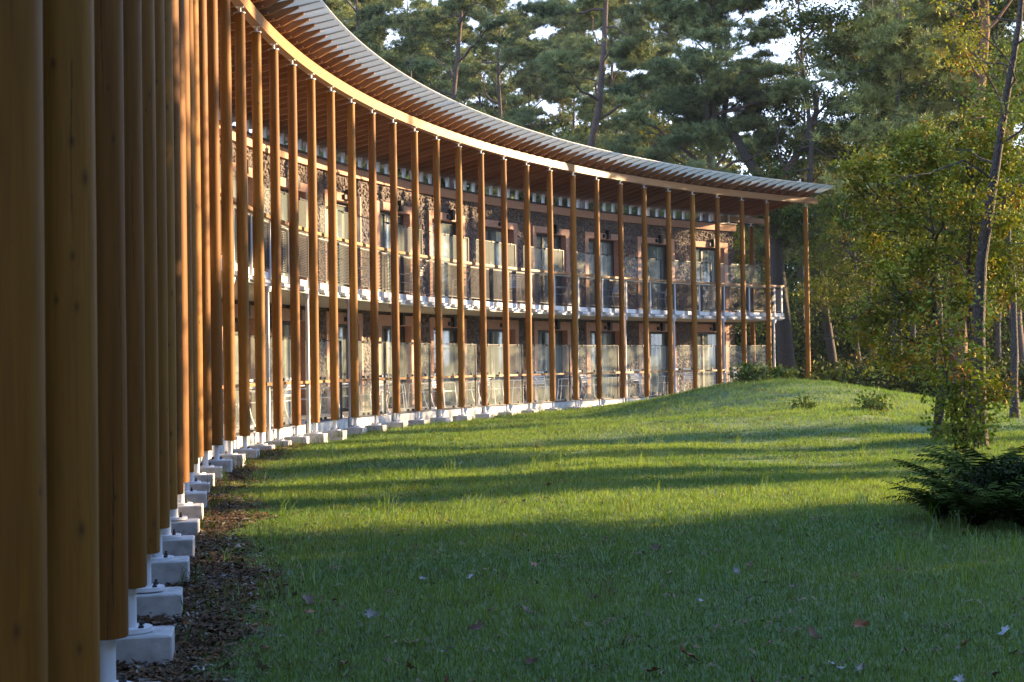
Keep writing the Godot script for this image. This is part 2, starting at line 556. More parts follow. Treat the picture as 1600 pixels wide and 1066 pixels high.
# o: height, bare (height of the first limb), trunk (radius), reach (limb length), limbs, lean, leaf ("needle" or "leaf"), tone (two colours), bark, per (tufts in a clump), size (of a tuft), flat, droop, path
func grow(root: Node3D, o: Dictionary) -> void:
	var h: float = o.height
	var trunk := PackedVector3Array()
	var rad := PackedFloat32Array()
	var r0: float = o.trunk
	var lean: Vector3 = o.get("lean", Vector3(rng.randfn() * 0.03, 0, rng.randfn() * 0.03))
	if o.has("path"):
		trunk = o.path
		for i in trunk.size():
			rad.append(r0 * lerpf(1.0, 0.22, float(i) / (trunk.size() - 1)))
	else:
		var wob := Vector3.ZERO
		var n := 11
		for i in n:
			var t := float(i) / (n - 1)
			if i > 0:
				wob += Vector3(rng.randfn(), 0, rng.randfn()) * h * o.get("wobble", 0.006)
			trunk.append(Vector3(0, t * h - 0.15, 0) + lean * h * t + wob)
			rad.append(r0 * (1.0 + 0.45 * exp(-t * 22.0)) * lerpf(1.0, 0.12, pow(t, 1.1)))
	var s := Shape.new()
	s.tube(trunk, rad, 9, true, 1.0)
	obj("trunk", s, mats[o.bark], root)
	s = Shape.new()
	var where := []
	var colors := PackedColorArray()
	var limbs: int = o.limbs
	var turn := rng.randf() * TAU
	var tone: Array = o.tone
	for i in limbs:
		var t := lerpf(o.bare / h, 0.985, pow(float(i) / maxf(1.0, limbs - 1), o.get("spread", 0.9)))
		var f := t * (trunk.size() - 1)
		var at := trunk[int(f)].lerp(trunk[mini(int(f) + 1, trunk.size() - 1)], f - int(f))
		var ur: float = (t - o.bare / h) / maxf(0.05, 1.0 - o.bare / h)
		var reach: float = o.reach * (lerpf(1.0, 0.32, ur * ur) if o.leaf == "needle" else (0.35 + 0.75 * sin(PI * clampf(ur * 0.85 + 0.12, 0, 1)))) * rng.randf_range(0.6, 1.15)
		turn += 2.399 + rng.randfn() * 0.5
		var a := turn
		if o.has("toward") and rng.randf() < 0.5:
			a = o.toward + rng.randfn() * 0.6
		var rise: float = lerpf(o.get("droop", -0.05), 0.75, ur) + rng.randfn() * 0.12
		var d := Vector3(cos(a), rise, sin(a)).normalized()
		var p := PackedVector3Array([at])
		var rr := PackedFloat32Array([maxf(0.02, reach * 0.020 * o.get("limb", 1.0))])
		var segs := 6
		for q in segs:
			d = (d + Vector3(rng.randfn(), rng.randfn() * 0.8 + 0.12, rng.randfn()) * 0.30).normalized()
			p.append(p[q] + d * reach / segs)
			rr.append(rr[0] * (1.0 - 0.8 * (q + 1.0) / segs))
		s.tube(p, rr, 5, false)
		var tips := [p[segs], p[segs - 1]]
		var subs: int = o.get("subs", 4)
		for q in subs:
			var g := rng.randf_range(0.35, 0.95) * segs
			var b := p[int(g)].lerp(p[mini(int(g) + 1, segs)], g - int(g))
			var e := (d + Vector3(rng.randfn(), rng.randfn() * 0.35 + 0.15, rng.randfn()) * 0.9).normalized()
			var len := reach * rng.randf_range(0.18, 0.42)
			var mid := b + e * len * 0.5 + Vector3(0, -len * 0.06, 0)
			var tip := b + e * len
			s.tube(PackedVector3Array([b, mid, tip]), PackedFloat32Array([rr[0] * 0.4, rr[0] * 0.28, rr[0] * 0.1]), 4, false)
			tips.append(tip)
			tips.append(mid)
		for tip in tips:
			if rng.randf() > o.get("full", 0.92):
				continue
			var shade: float = rng.randf()
			var fat: float = o.get("clump", 0.55) * rng.randf_range(0.6, 1.3)
			for q in int(o.per * rng.randf_range(0.7, 1.3)):
				var w := Vector3(rng.randfn(), rng.randfn() * o.get("flat", 0.45), rng.randfn()) * fat * 0.62
				var size: float = o.size * rng.randf_range(0.75, 1.3)
				var up := Basis(Vector3(rng.randfn(), 0, rng.randfn()).normalized(), rng.randfn() * 0.55) * Basis(Vector3.UP, rng.randf() * TAU) if o.leaf == "needle" else any_turn(0.3)
				where.append(Transform3D(up.scaled(Vector3.ONE * size), tip + w))
				var c: Color = (tone[0] as Color).lerp(tone[1], clampf(shade * 0.75 + rng.randf() * 0.4 - 0.05, 0, 1))
				if tone.size() > 2 and rng.randf() < o.get("turned", 0.12):
					c = tone[2]
				colors.append(c)
	obj("branches", s, mats[o.bark], root)
	if where.size():
		swarm("crown", needle_tuft if o.leaf == "needle" else leaf_spray, mats[o.leaf], where, colors, root)


func pine(at: Vector3, h: float, bare: float, r: float, label: String, extra := {}) -> Node3D:
	var t := thing("pine_tree", label, "tree", at, 0.0, extra.get("group", ""))
	var o := {"height": h, "bare": bare, "trunk": r, "reach": 3.6, "limbs": 26, "leaf": "needle", "bark": "pine_bark", "per": 30, "size": 1.05, "clump": 0.5, "flat": 0.36,
		"tone": [Color(0.05, 0.075, 0.04), Color(0.15, 0.185, 0.08)]}
	o.merge(extra, true)
	grow(t, o)
	return t


func broadleaf(at: Vector3, h: float, bare: float, r: float, label: String, extra := {}) -> Node3D:
	var t := thing(extra.get("called", "broadleaf_tree"), label, extra.get("category", "tree"), at, 0.0, extra.get("group", ""))
	var o := {"height": h, "bare": bare, "trunk": r, "reach": h * 0.32, "limbs": 20, "leaf": "leaf", "bark": "dark_bark", "per": 9, "size": 0.9, "clump": 0.6, "flat": 0.75, "droop": 0.1, "wobble": 0.012,
		"tone": [Color(0.055, 0.085, 0.018), Color(0.17, 0.17, 0.028), Color(0.26, 0.18, 0.03)]}
	o.merge(extra, true)
	grow(t, o)
	return t


# ---------------------------------------------------------------- colonnade

var column_parts := {}

func make_column(called: String, label: String, at: Vector3, turn: float, top: float, lean_tex: int, foot: bool) -> Node3D:
	var t := thing(called, label, "column", at, turn, "round timber columns of the colonnade")
	var key := "%.2f_%d" % [top, lean_tex]
	if not column_parts.has(key):
		var s := Shape.new()
		var n := 15
		var pts := PackedVector3Array()
		var rr := PackedFloat32Array()
		for i in n:
			var f := float(i) / (n - 1)
			pts.append(Vector3(0, lerpf(0.327, top, f), 0))
			rr.append(0.0855 - 0.0065 * pow(absf(f - 0.42) * 1.75, 2.2) + 0.0006 * sin(i * 2.1 + lean_tex))
		pts.insert(0, pts[0] + Vector3(0, 0.0, 0)); rr.insert(0, rr[0] - 0.004)
		pts[1] += Vector3(0, 0.006, 0)
		s.shift = Vector2(lean_tex * 0.37, lean_tex * 0.23)
		s.tube(pts, rr, 26, true)
		s.shift = Vector2.ZERO
		var cap := Shape.new()
		cap.tube(PackedVector3Array([Vector3(0, top + 0.001, 0), Vector3(0, top + 0.013, 0)]), PackedFloat32Array([0.095, 0.095]), 24)
		var pin := Shape.new()
		pin.tube(PackedVector3Array([Vector3(0, top + 0.013, 0), Vector3(0, top + 0.115, 0)]), PackedFloat32Array([0.022, 0.022]), 12)
		pin.box(Vector3(-0.06, top + 0.100, -0.045), Vector3(0.06, top + 0.112, 0.045))
		var post := Shape.new()
		post.tube(PackedVector3Array([Vector3(0, 0.142, 0), Vector3(0, 0.326, 0)]), PackedFloat32Array([0.034, 0.034]), 16)
		var plate := Shape.new()
		plate.tube(PackedVector3Array([Vector3(0, 0.121, 0), Vector3(0, 0.142, 0)]), PackedFloat32Array([0.108, 0.106]), 24)
		var bolt := Shape.new()
		for b in 4:
			var q := Vector3(cos(b * TAU / 4 + 0.78), 0, sin(b * TAU / 4 + 0.78)) * 0.078
			bolt.rod(q + Vector3(0, 0.142, 0), q + Vector3(0, 0.152, 0), 0.014, 6)
			bolt.rod(q + Vector3(0, 0.152, 0), q + Vector3(0, 0.172, 0), 0.008, 6)
		column_parts[key] = [s.mesh(), cap.mesh(), pin.mesh(), post.mesh(), plate.mesh(), bolt.mesh()]
	var p: Array = column_parts[key]
	part("shaft", p[0], mats["larch_%d" % (lean_tex % 3)], t)
	part("cap_plate", p[1], mats.grey_steel, t)
	part("top_pin", p[2], mats.white_steel, t)
	if foot:
		part("foot_post", p[3], mats.white_steel, t)
		part("base_plate", p[4], mats.white_steel, t)
		part("bolts", p[5], mats.black_steel, t)
	return t


func column_word(k: int) -> String:
	if k >= -3:
		return "%s from the right end" % nth(26 - k)
	if k == -15:
		return "nearest the camera at the left edge"
	return "%s from the left edge" % nth(k + 16)


func colonnade() -> void:
	var block := Shape.new()
	block.soft_box(Vector3(-0.20, -0.35, -0.15), Vector3(0.20, 0.12, 0.15), 0.008)
	var block_mesh := block.mesh()
	for k in range(-15, 25):
		var light := "shaded" if k < -9 else "sunlit"
		make_column("timber_column", "%s round timber column, %s of the colonnade" % [light, column_word(k)], pa(k, 0, 0), -ang(k) + rng.randfn() * 0.03, 6.797, posmod(k * 7, 5), true)
		var o := part("concrete_footing", block_mesh, mats.concrete, self)
		o.name = numbered("concrete_footing_x").replace("_x", "")
		o.position = pa(k, 0, rng.randfn() * 0.006)
		o.rotation.y = -ang(k) + rng.randfn() * 0.012
		tag(o, "%s pale concrete footing block under the timber column %s" % [light, column_word(k)], "footing", "concrete footings under the columns")
	make_column("timber_column", "slender timber column standing alone beyond the balcony at the far right end", pa(END_K, 0, 0), -ang(END_K), 6.797, 2, false)
	make_column("timber_column", "shorter timber column behind the balcony end, under the rear roof beam", pa(END_K, -2.55, 0), -ang(END_K), 6.30, 1, false)


# ---------------------------------------------------------------- roof

func roof_y(l: float) -> float:
	return 7.285 + 0.2 * l


func canopy() -> void:
	var t := thing("roof_canopy", "long curved timber roof canopy with saw-toothed rafter ends and pale glazed edge", "roof")
	var k0 := -17.0
	var k1 := 25.97
	var s := Shape.new()
	arcbox(s, k0, k1, -0.075, 0.075, 6.912, 7.118, 130)
	obj("edge_beam", s, mats.rail_wood, t)
	s = Shape.new()
	arcbox(s, 24.1, k1, -2.64, -2.48, 6.415, 6.60, 6)
	obj("rear_beam", s, mats.rail_wood, t)
	var n := int((k1 - k0) * 3.0)
	var rafter := []
	var fin := []
	for i in 3:
		# local x out towards the lawn, z along the line
		var q := Shape.new()
		q.shift = Vector2(i * 0.3, i * 0.4)
		var w := 0.029
		var profile := [[-2.72, 0.0], [0.22, 0.0], [0.58, 0.118]]
		for f in 2:
			var a: Array = profile[f]
			var b: Array = profile[f + 1]
			var top0 := roof_y(a[0]) - 0.012
			var top1 := roof_y(b[0]) - 0.012
			var low0: float = roof_y(a[0]) - 0.172 + a[1]
			var low1: float = roof_y(b[0]) - 0.172 + b[1]
			q.hexa([Vector3(a[0], low0, -w), Vector3(b[0], low1, -w), Vector3(b[0], low1, w), Vector3(a[0], low0, w), Vector3(a[0], top0, -w), Vector3(b[0], top1, -w), Vector3(b[0], top1, w), Vector3(a[0], top0, w)])
		rafter.append(q.mesh())
	var fs := Shape.new()
	for z in [-0.016, 0.016]:
		fs.hexa([Vector3(0.58, roof_y(0.58) - 0.034, z - 0.004), Vector3(0.93, roof_y(0.93) - 0.022, z - 0.004), Vector3(0.93, roof_y(0.93) - 0.022, z + 0.004), Vector3(0.58, roof_y(0.58) - 0.034, z + 0.004),
			Vector3(0.58, roof_y(0.58) - 0.012, z - 0.004), Vector3(0.93, roof_y(0.93) - 0.012, z - 0.004), Vector3(0.93, roof_y(0.93) - 0.012, z + 0.004), Vector3(0.58, roof_y(0.58) - 0.012, z + 0.004)])
	var fin_mesh := fs.mesh()
	var bolt := Shape.new()
	bolt.rod(Vector3(0.16, roof_y(0.16) - 0.150, 0.029), Vector3(0.16, roof_y(0.16) - 0.150, 0.040), 0.012, 8)
	var bolt_mesh := bolt.mesh()
	var stub := Shape.new()
	stub.box(Vector3(-2.48, 6.33, -0.035), Vector3(-2.40, 6.627, 0.035))
	stub.box(Vector3(-2.50, 6.33, -0.065), Vector3(-2.38, 6.342, 0.065))
	var stub_mesh := stub.mesh()
	for i in n:
		var k := k0 + 0.17 + i / 3.0
		if k > k1 - 0.02:
			break
		var o := part("rafter", rafter[i % 3], mats["plank_%d" % rng.randi_range(0, 2)], t)
		o.position = pa(k, 0, 0)
		o.rotation.y = -ang(k) + rng.randfn() * 0.0015
		part("glazing_fin", fin_mesh, mats.grey_steel, o)
		part("bolt", bolt_mesh, mats.white_steel, o)
		if k > -3.0 and k < 24.6:
			var b := part("roof_prop", stub_mesh, mats.white_steel, t)
			b.position = pa(k + 0.1, 0, 0)
			b.rotation.y = -ang(k + 0.1)
	# roof sheets, one to a bay
	for b in 43:
		var a := k0 + b + 0.004
		var e := minf(k0 + b + 0.996, k1)
		var q := Shape.new()
		var m := 3
		for j in m:
			var u := lerpf(a, e, float(j) / m)
			var w := lerpf(a, e, float(j + 1) / m)
			var up := (Vector3.UP - out_dir((u + w) / 2) * 0.2).normalized()
			for h in [[0.0, 1.0], [-0.009, -1.0]]:
				q.quad(pa(u, 0.12, roof_y(0.12) + h[0]), pa(w, 0.12, roof_y(0.12) + h[0]), pa(w, 0.97, roof_y(0.97) + h[0]), pa(u, 0.97, roof_y(0.97) + h[0]), up * h[1])
			q.quad(pa(u, 0.97, roof_y(0.97)), pa(w, 0.97, roof_y(0.97)), pa(w, 0.97, roof_y(0.97) - 0.009), pa(u, 0.97, roof_y(0.97) - 0.009), out_dir(u))
		obj("glazed_edge", q, mats.roof_sheet, t)
	s = Shape.new()
	for j in 130:
		var u := lerpf(k0, k1, j / 130.0)
		var w := lerpf(k0, k1, (j + 1) / 130.0)
		var up2 := (Vector3.UP - out_dir(u) * 0.2).normalized()
		for h in [[0.03, 1.0], [-0.010, -1.0]]:
			s.quad(pa(u, -2.74, roof_y(-2.74) + h[0]), pa(w, -2.74, roof_y(-2.74) + h[0]), pa(w, 0.11, roof_y(0.11) + h[0]), pa(u, 0.11, roof_y(0.11) + h[0]), up2 * h[1])
	obj("roof_deck", s, mats.plank_1, t)


# ---------------------------------------------------------------- building

const WALL := -2.42

func lump(s: Shape, at: Vector3, across: Vector3, out: Vector3, w: float, h: float) -> void:
	var n := rng.randi_range(5, 7)
	var t := rng.randf_range(0.13, 0.24)
	var warm := rng.randf()
	s.col = Color(t * lerpf(1.0, 1.16, warm), t * lerpf(0.90, 0.86, warm), t * lerpf(0.90, 0.74, warm))
	var turn := rng.randf() * TAU
	var d := rng.randf_range(0.010, 0.036)
	var tilt := Vector2(rng.randfn(), rng.randfn()) * 0.22
	var low := []
	var top := []
	for i in n:
		var a := turn + TAU * (i + rng.randf_range(-0.3, 0.3)) / n
		var q := Vector2(cos(a) * w, sin(a) * h) * rng.randf_range(0.42, 0.58)
		low.append(at + across * q.x + Vector3(0, q.y, 0) + out * 0.001)
		var g := q * rng.randf_range(0.68, 0.9)
		top.append(at + across * g.x + Vector3(0, g.y, 0) + out * (d + g.dot(tilt) + rng.randf_range(-0.008, 0.008)))
	var mid := Vector3.ZERO
	for q in top:
		mid += q
	mid = mid / n + out * rng.randf_range(0.0, 0.012)
	for i in n:
		var a: Vector3 = low[i]
		var b: Vector3 = low[(i + 1) % n]
		var e: Vector3 = top[(i + 1) % n]
		var g: Vector3 = top[i]
		var nrm := (e - a).cross(g - b).normalized()
		if nrm.dot((a + b) / 2 - at) < 0.0:
			nrm = -nrm
		s.quad(a, b, e, g, nrm)
		nrm = (g - mid).cross(e - mid).normalized()
		if nrm.dot(out) < 0.0:
			nrm = -nrm
		s.tri(mid, g, e, nrm, nrm, nrm)


func stones_in(s: Shape, k0: float, k1: float, y0: float, y1: float) -> void:
	var y := y0 + 0.04
	while y < y1:
		var k := k0 + rng.randf_range(0.0, 0.05)
		while k < k1:
			var w := rng.randf_range(0.07, 0.17)
			var kk := clampf(k + rng.randfn() * 0.015, k0 + 0.035, k1 - 0.035)
			var yy := clampf(y + rng.randfn() * 0.025, y0 + 0.045, y1 - 0.045)
			lump(s, pa(kk, WALL, yy), along(kk), out_dir(kk), minf(w, (minf(kk - k0, k1 - kk) * S + 0.01) * 2.2), rng.randf_range(0.06, 0.12))
			k += w / S * 0.72
		y += 0.055


func building() -> void:
	var t := thing("lodge_building", "curved two-storey stone building with dark framed windows behind the colonnade", "building")
	var ke := 24.75
	var floors := [[0.28, 2.43, 2.70], [3.06, 5.42, 5.62]]
	# backing walls round the openings
	var wall := Shape.new()
	var stone := Shape.new()
	arcbox(wall, -17.0, -2.88, WALL - 0.3, WALL, 0.0, 6.05)
	arcbox(wall, -2.88, ke, WALL - 0.3, WALL, 2.70, 3.06)
	arcbox(wall, -2.88, ke, WALL - 0.3, WALL, 5.62, 6.05)
	arcbox(wall, -2.88, ke, WALL - 0.3, WALL, 0.0, 0.28)
	for m in range(-2, 12):
		var w0 := 2.0 * m + 1.12
		var w1 := w0 + 1.40
		for f in floors:
			var p1: float = minf(w0 + 2.0, ke)
			arcbox(wall, w1, p1, WALL - 0.3, WALL, f[0], f[2])
			stones_in(stone, w1, p1, f[0], f[2])
			var q := Shape.new()
			arcbox(q, w0, w0 + 0.13, WALL - 0.25, WALL + 0.05, f[0], f[2])
			arcbox(q, w1 - 0.13, w1, WALL - 0.25, WALL + 0.05, f[0], f[2])
			arcbox(q, w0 + 0.13, w1 - 0.13, WALL - 0.25, WALL + 0.05, f[1], f[2])
			obj("window_surround", q, mats.terracotta, t)
			var fr := Shape.new()
			var a := w0 + 0.13
			var b := w1 - 0.13
			var mid := lerpf(a, b, 0.40)
			for z in [[a, a + 0.045], [mid - 0.03, mid + 0.03], [b - 0.10, b]]:
				arcbox(fr, z[0], z[1], WALL - 0.22, WALL - 0.15, f[0], f[1])
			for z in [[f[0], f[0] + 0.08], [f[1] - 0.08, f[1]]]:
				arcbox(fr, a + 0.045, mid - 0.03, WALL - 0.22, WALL - 0.15, z[0], z[1])
				arcbox(fr, mid + 0.03, b - 0.10, WALL - 0.22, WALL - 0.15, z[0], z[1])
			var win := obj("window", fr, mats.window_frame, t)
			for z in [[a + 0.045, mid - 0.03], [mid + 0.03, b - 0.10]]:
				var g := Shape.new()
				arcbox(g, z[0], z[1], WALL - 0.19, WALL - 0.182, f[0] + 0.08, f[1] - 0.08)
				obj("pane", g, mats.window_glass, win)
			# curtains hang in folds behind the panes
			for z in [[a, lerpf(a, mid, rng.randf_range(0.55, 1.0))], [lerpf(mid, b, rng.randf_range(0.25, 0.7)), b - 0.08]]:
				var c := Shape.new()
				var folds := int((z[1] - z[0]) * 40.0) + 3
				for i in folds:
					var u := lerpf(z[0], z[1], float(i) / folds)
					var w := lerpf(z[0], z[1], float(i + 1) / folds)
					var du := WALL - 0.34 + 0.025 * sin(i * 1.9)
					var dw := WALL - 0.34 + 0.025 * sin((i + 1) * 1.9)
					var nrm := (out_dir(u) + along(u) * cos(i * 1.9 + 0.9) * 0.9).normalized()
					c.quad(pa(u, du, f[0] + 0.05), pa(w, dw, f[0] + 0.05), pa(w, dw, f[1] + 0.02), pa(u, du, f[1] + 0.02), nrm)
				obj("curtain", c, mats.curtain, win)
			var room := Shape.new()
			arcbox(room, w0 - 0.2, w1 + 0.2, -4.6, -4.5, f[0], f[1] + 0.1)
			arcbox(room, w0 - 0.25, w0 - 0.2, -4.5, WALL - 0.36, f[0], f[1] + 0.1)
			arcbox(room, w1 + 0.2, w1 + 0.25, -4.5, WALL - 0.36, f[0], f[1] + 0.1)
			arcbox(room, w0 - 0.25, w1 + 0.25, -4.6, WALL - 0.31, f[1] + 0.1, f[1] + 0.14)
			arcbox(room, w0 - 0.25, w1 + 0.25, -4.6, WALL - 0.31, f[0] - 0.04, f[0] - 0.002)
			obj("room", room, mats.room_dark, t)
			stones_in(stone, w0, w1, f[2], 3.06 if f[2] < 3.0 else 6.05)
			# box lamp over the door
			var lk := lerpf(a, b, 0.62)
			var lamp := Shape.new()
			arcbox(lamp, lk - 0.045, lk + 0.045, WALL + 0.05, WALL + 0.17, f[1] + 0.02, f[1] + 0.30)
			arcbox(lamp, lk - 0.16, lk - 0.06, WALL + 0.05, WALL + 0.12, f[1] + 0.05, f[1] + 0.16)
			obj("wall_lamp", lamp, mats.black_steel, t)
		stones_in(stone, w1, minf(w0 + 2.0, ke), floors[0][2], 3.06)
		stones_in(stone, w1, minf(w0 + 2.0, ke), floors[1][2], 6.05)
	# the gable end, running back from the corner
	arcbox(wall, ke - 0.22, ke, -10.0, WALL - 0.301, 0.0, 6.05, 1)
	arcbox(wall, -17.0, ke, -10.3, -10.0, 0.0, 6.3)
	var wl := obj("wall", wall, mats.mortar, t)
	var so := obj("stone_facing", stone, mats.stone, wl)
	so.set_meta("kind", "stuff")
	# facing stones of the gable
	var gable := Shape.new()
	var base := pa(ke, WALL, 0)
	var back := -out_dir(ke)
	var outw := along(ke)
	for i in 3000:
		lump(gable, base + back * rng.randf_range(-0.02, 7.0) + Vector3(0, rng.randf_range(0.05, 6.0), 0), back, outw, rng.randf_range(0.10, 0.25), rng.randf_range(0.08, 0.18))
	so = obj("stone_facing", gable, mats.stone, wl)
	so.set_meta("kind", "stuff")
	var fa := Shape.new()
	arcbox(fa, -17.0, ke + 0.05, WALL - 0.25, WALL + 0.11, 6.05, 6.28)
	obj("fascia_band", fa, mats.terracotta, t)
	var cap := Shape.new()
	arcbox(cap, -17.0, ke + 0.07, WALL - 0.6, WALL + 0.15, 6.282, 6.328)
	arcbox(cap, -17.0, ke + 0.04, -10.3, WALL - 0.6, 6.16, 6.24)
	obj("flat_roof", cap, mats.dark_cap, t)


func terraces() -> void:
	var t := thing("terrace", "pale concrete terrace plinth with upright joints along the foot of the screens", "terrace")
	for k in range(-17, 25):
		var s := Shape.new()
		arcbox(s, k - 0.494 + 0.05, k + 0.494 + 0.05, -0.52, -0.37, -0.25, 0.262)
		obj("plinth_panel", s, mats.plinth, t)
	var fl := Shape.new()
	arcbox(fl, -17.0, 24.6, WALL - 0.1, -0.53, 0.1, 0.275)
	obj("terrace_floor", fl, mats.concrete, t)


func balcony() -> void:
	var t := thing("balcony", "long curved upper balcony with pale edge blocks and cream underside", "balcony")
	var ke := 24.86
	var s := Shape.new()
	arcbox(s, -17.0, ke, WALL, -0.40, 2.785, 3.05)
	obj("balcony_slab", s, mats.cream_soffit, t)
	for k in range(-17, 25):
		for h in 2:
			var a := k + h * 0.5 + 0.03
			var q := Shape.new()
			arcbox(q, a, minf(a + 0.36, ke), -0.40, -0.27, 2.915, 3.035, 2)
			obj("edge_block", q, mats.white_steel, t)
			q = Shape.new()
			arcbox(q, a + 0.12, minf(a + 0.40, ke), -0.40, -0.24, 2.84, 2.892, 2)
			obj("edge_ledge", q, mats.white_steel, t)
	s = Shape.new()
	arcbox(s, -17.0, ke, -0.398, -0.34, 2.80, 3.025)
	obj("edge_channel", s, mats.grey_steel, t)
	# slender posts under the edge at every second bay
	for k in range(-16, 26, 2):
		if k > 24:
			continue
		var q := Shape.new()
		var p := pa(k + 0.5, -0.33, 0)
		q.rod(p + Vector3(0, 0.0, 0), p + Vector3(0, 2.795, 0), 0.036, 14)
		q.tube(PackedVector3Array([p + Vector3(0, 2.70, 0), p + Vector3(0, 2.795, 0)]), PackedFloat32Array([0.07, 0.09]), 14)
		obj("steel_post", q, mats.grey_steel, t)


func railing() -> void:
	var t := thing("balcony_railing", "balcony railing with timber handrail and dark wire panels between pale posts", "railing")
	var s := Shape.new()
	arcbox(s, -17.0, 24.80, -0.255, -0.165, 3.945, 4.005, 126)
	obj("handrail", s, mats.rail_wood, t)
	for k in range(-17, 25):
		var q := Shape.new()
		var a := float(k) + 0.5
		arcbox(q, a - 0.014, a + 0.014, -0.30, -0.255, 2.93, 3.944, 1)
		obj("post", q, mats.white_steel, t)
		if k < -2:
			continue
		q = Shape.new()
		var e := a - 0.035
		var b := a - 0.965
		for z in [[b, b + 0.022], [e - 0.05, e]]:
			arcbox(q, z[0], z[1], -0.295, -0.265, 3.09, 3.90, 1)
		for z in [[3.09, 3.115], [3.875, 3.90]]:
			arcbox(q, b + 0.022, e - 0.05, -0.294, -0.266, z[0], z[1], 2)
		var pn := obj("panel_frame", q, mats.black_steel, t)
		q = Shape.new()
		for i in 24:
			var y := 3.13 + i * 0.0312
			arcbox(q, b + 0.02, e - 0.045, -0.288, -0.272, y, y + 0.019, 1)
		q = q
		var wires := obj("wires", q, mats.black_wire, pn)
		wires.set_meta("kind", "stuff")
		q = Shape.new()
		arcbox(q, b, e, -0.292, -0.268, 3.905, 3.93, 2)
		obj("top_bar", q, mats.white_steel, t)
	# the return at the right end
	var pe := 24.80
	var r := Shape.new()
	arcbox(r, pe - 0.03, pe, WALL + 0.4, -0.255, 3.945, 4.005, 1)
	arcbox(r, pe - 0.03, pe, WALL + 0.4, -0.255, 3.09, 3.115, 1)
	for i in 24:
		arcbox(r, pe - 0.02, pe - 0.01, WALL + 0.4, -0.26, 3.13 + i * 0.0312, 3.14 + i * 0.0312, 1)
	arcbox(r, pe - 0.04, pe + 0.0, -0.30, -0.256, 2.93, 3.944, 1)
	obj("end_panel", r, mats.grey_steel, t)


func screen(m: int, upper: bool) -> void:
	var word := "%s from the right" % nth(12 - m)
	var label := ("tall greenish glass screen with black frame on the ground floor, %s" if not upper else "frosted glass wind screen above the balcony rail, %s") % word
	var t := thing("glass_screen", label, "glass screen", Vector3.ZERO, 0, "upper glass screens" if upper else "ground floor glass screens")
	var a := 2.0 * m + 0.64
	var b := 2.0 * m + 2.28
	var y0 := 3.93 if upper else 0.315
	var y1 := 4.68 if upper else 1.90
	var l := -0.60 if upper else -0.43
	var mid := lerpf(a, b, 0.47)
	for z in [[a, mid - 0.006], [mid + 0.006, b]]:
		var s := Shape.new()
		arcbox(s, z[0], z[1], l - 0.005, l + 0.005, y0, y1, 3)
		obj("pane", s, mats.screen_glass, t)
	var f := Shape.new()
	arcbox(f, b + 0.002, b + 0.03, l - 0.03, l + 0.02, y0 - 0.03, y1 + 0.02, 1)
	arcbox(f, a, b, l - 0.012, l + 0.012, y1 + 0.001, y1 + 0.022, 3)
	if not upper:
		arcbox(f, a, b, l - 0.02, l + 0.02, y0 - 0.03, y0 - 0.001, 3)
	obj("frame", f, mats.black_steel, t)
	for k in [lerpf(a, b, 0.12), lerpf(a, b, 0.42), lerpf(a, b, 0.55), lerpf(a, b, 0.9)]:
		var c := Shape.new()
		for y in ([y0 - 0.01, y1 - 0.02, 1.12] if not upper else [y1 - 0.02]):
			arcbox(c, k - 0.022, k + 0.022, l - 0.025, l + 0.025, y, y + 0.055, 1)
		obj("clamp", c, mats.black_steel, t)


func ground_rail() -> void:
	var s := Shape.new()
	arcbox(s, -17.0, 24.5, -0.26, -0.18, 1.062, 1.112, 124)
	tag(obj("ground_handrail", s, mats.rail_wood), "long thin timber handrail running behind the columns at waist height, ground floor", "handrail")


var chair_shape := []

func chair(at: Vector3, turn: float, label: String, group: String) -> void:
	if chair_shape.is_empty():
		var seat := Shape.new()
		for i in 7:
			seat.box(Vector3(-0.22, 0.43, -0.21 + i * 0.062), Vector3(0.22, 0.447, -0.16 + i * 0.062))
		var back := Shape.new()
		for i in 6:
			var y := 0.52 + i * 0.065
			var z := 0.20 + 0.10 * pow(i / 5.0, 1.6)
			back.box(Vector3(-0.21, y, z), Vector3(0.21, y + 0.045, z + 0.014))
		chair_shape = [seat.mesh(), back.mesh()]
		for side in [-1.0, 1.0]:
			var leg := Shape.new()
			leg.tube(PackedVector3Array([Vector3(side * 0.245, 0, -0.24), Vector3(side * 0.24, 0.40, -0.20), Vector3(side * 0.24, 0.64, -0.18), Vector3(side * 0.24, 0.655, -0.05), Vector3(side * 0.24, 0.64, 0.2)]), PackedFloat32Array([0.013, 0.013, 0.013, 0.016, 0.013]), 8)
			chair_shape.append(leg.mesh())
			var rear := Shape.new()
			rear.tube(PackedVector3Array([Vector3(side * 0.235, 0, 0.32), Vector3(side * 0.232, 0.22, 0.23), Vector3(side * 0.23, 0.43, 0.19), Vector3(side * 0.225, 0.65, 0.215), Vector3(side * 0.22, 0.90, 0.33)]), PackedFloat32Array([0.014, 0.016, 0.017, 0.016, 0.013]), 8)
			chair_shape.append(rear.mesh())
	var t := thing("garden_chair", label, "chair", at, turn, group)
	part("seat", chair_shape[0], mats.chair_white, t)
	part("backrest", chair_shape[1], mats.chair_white, t)
	for i in 4:
		part("leg", chair_shape[2 + i], mats.chair_white, t)


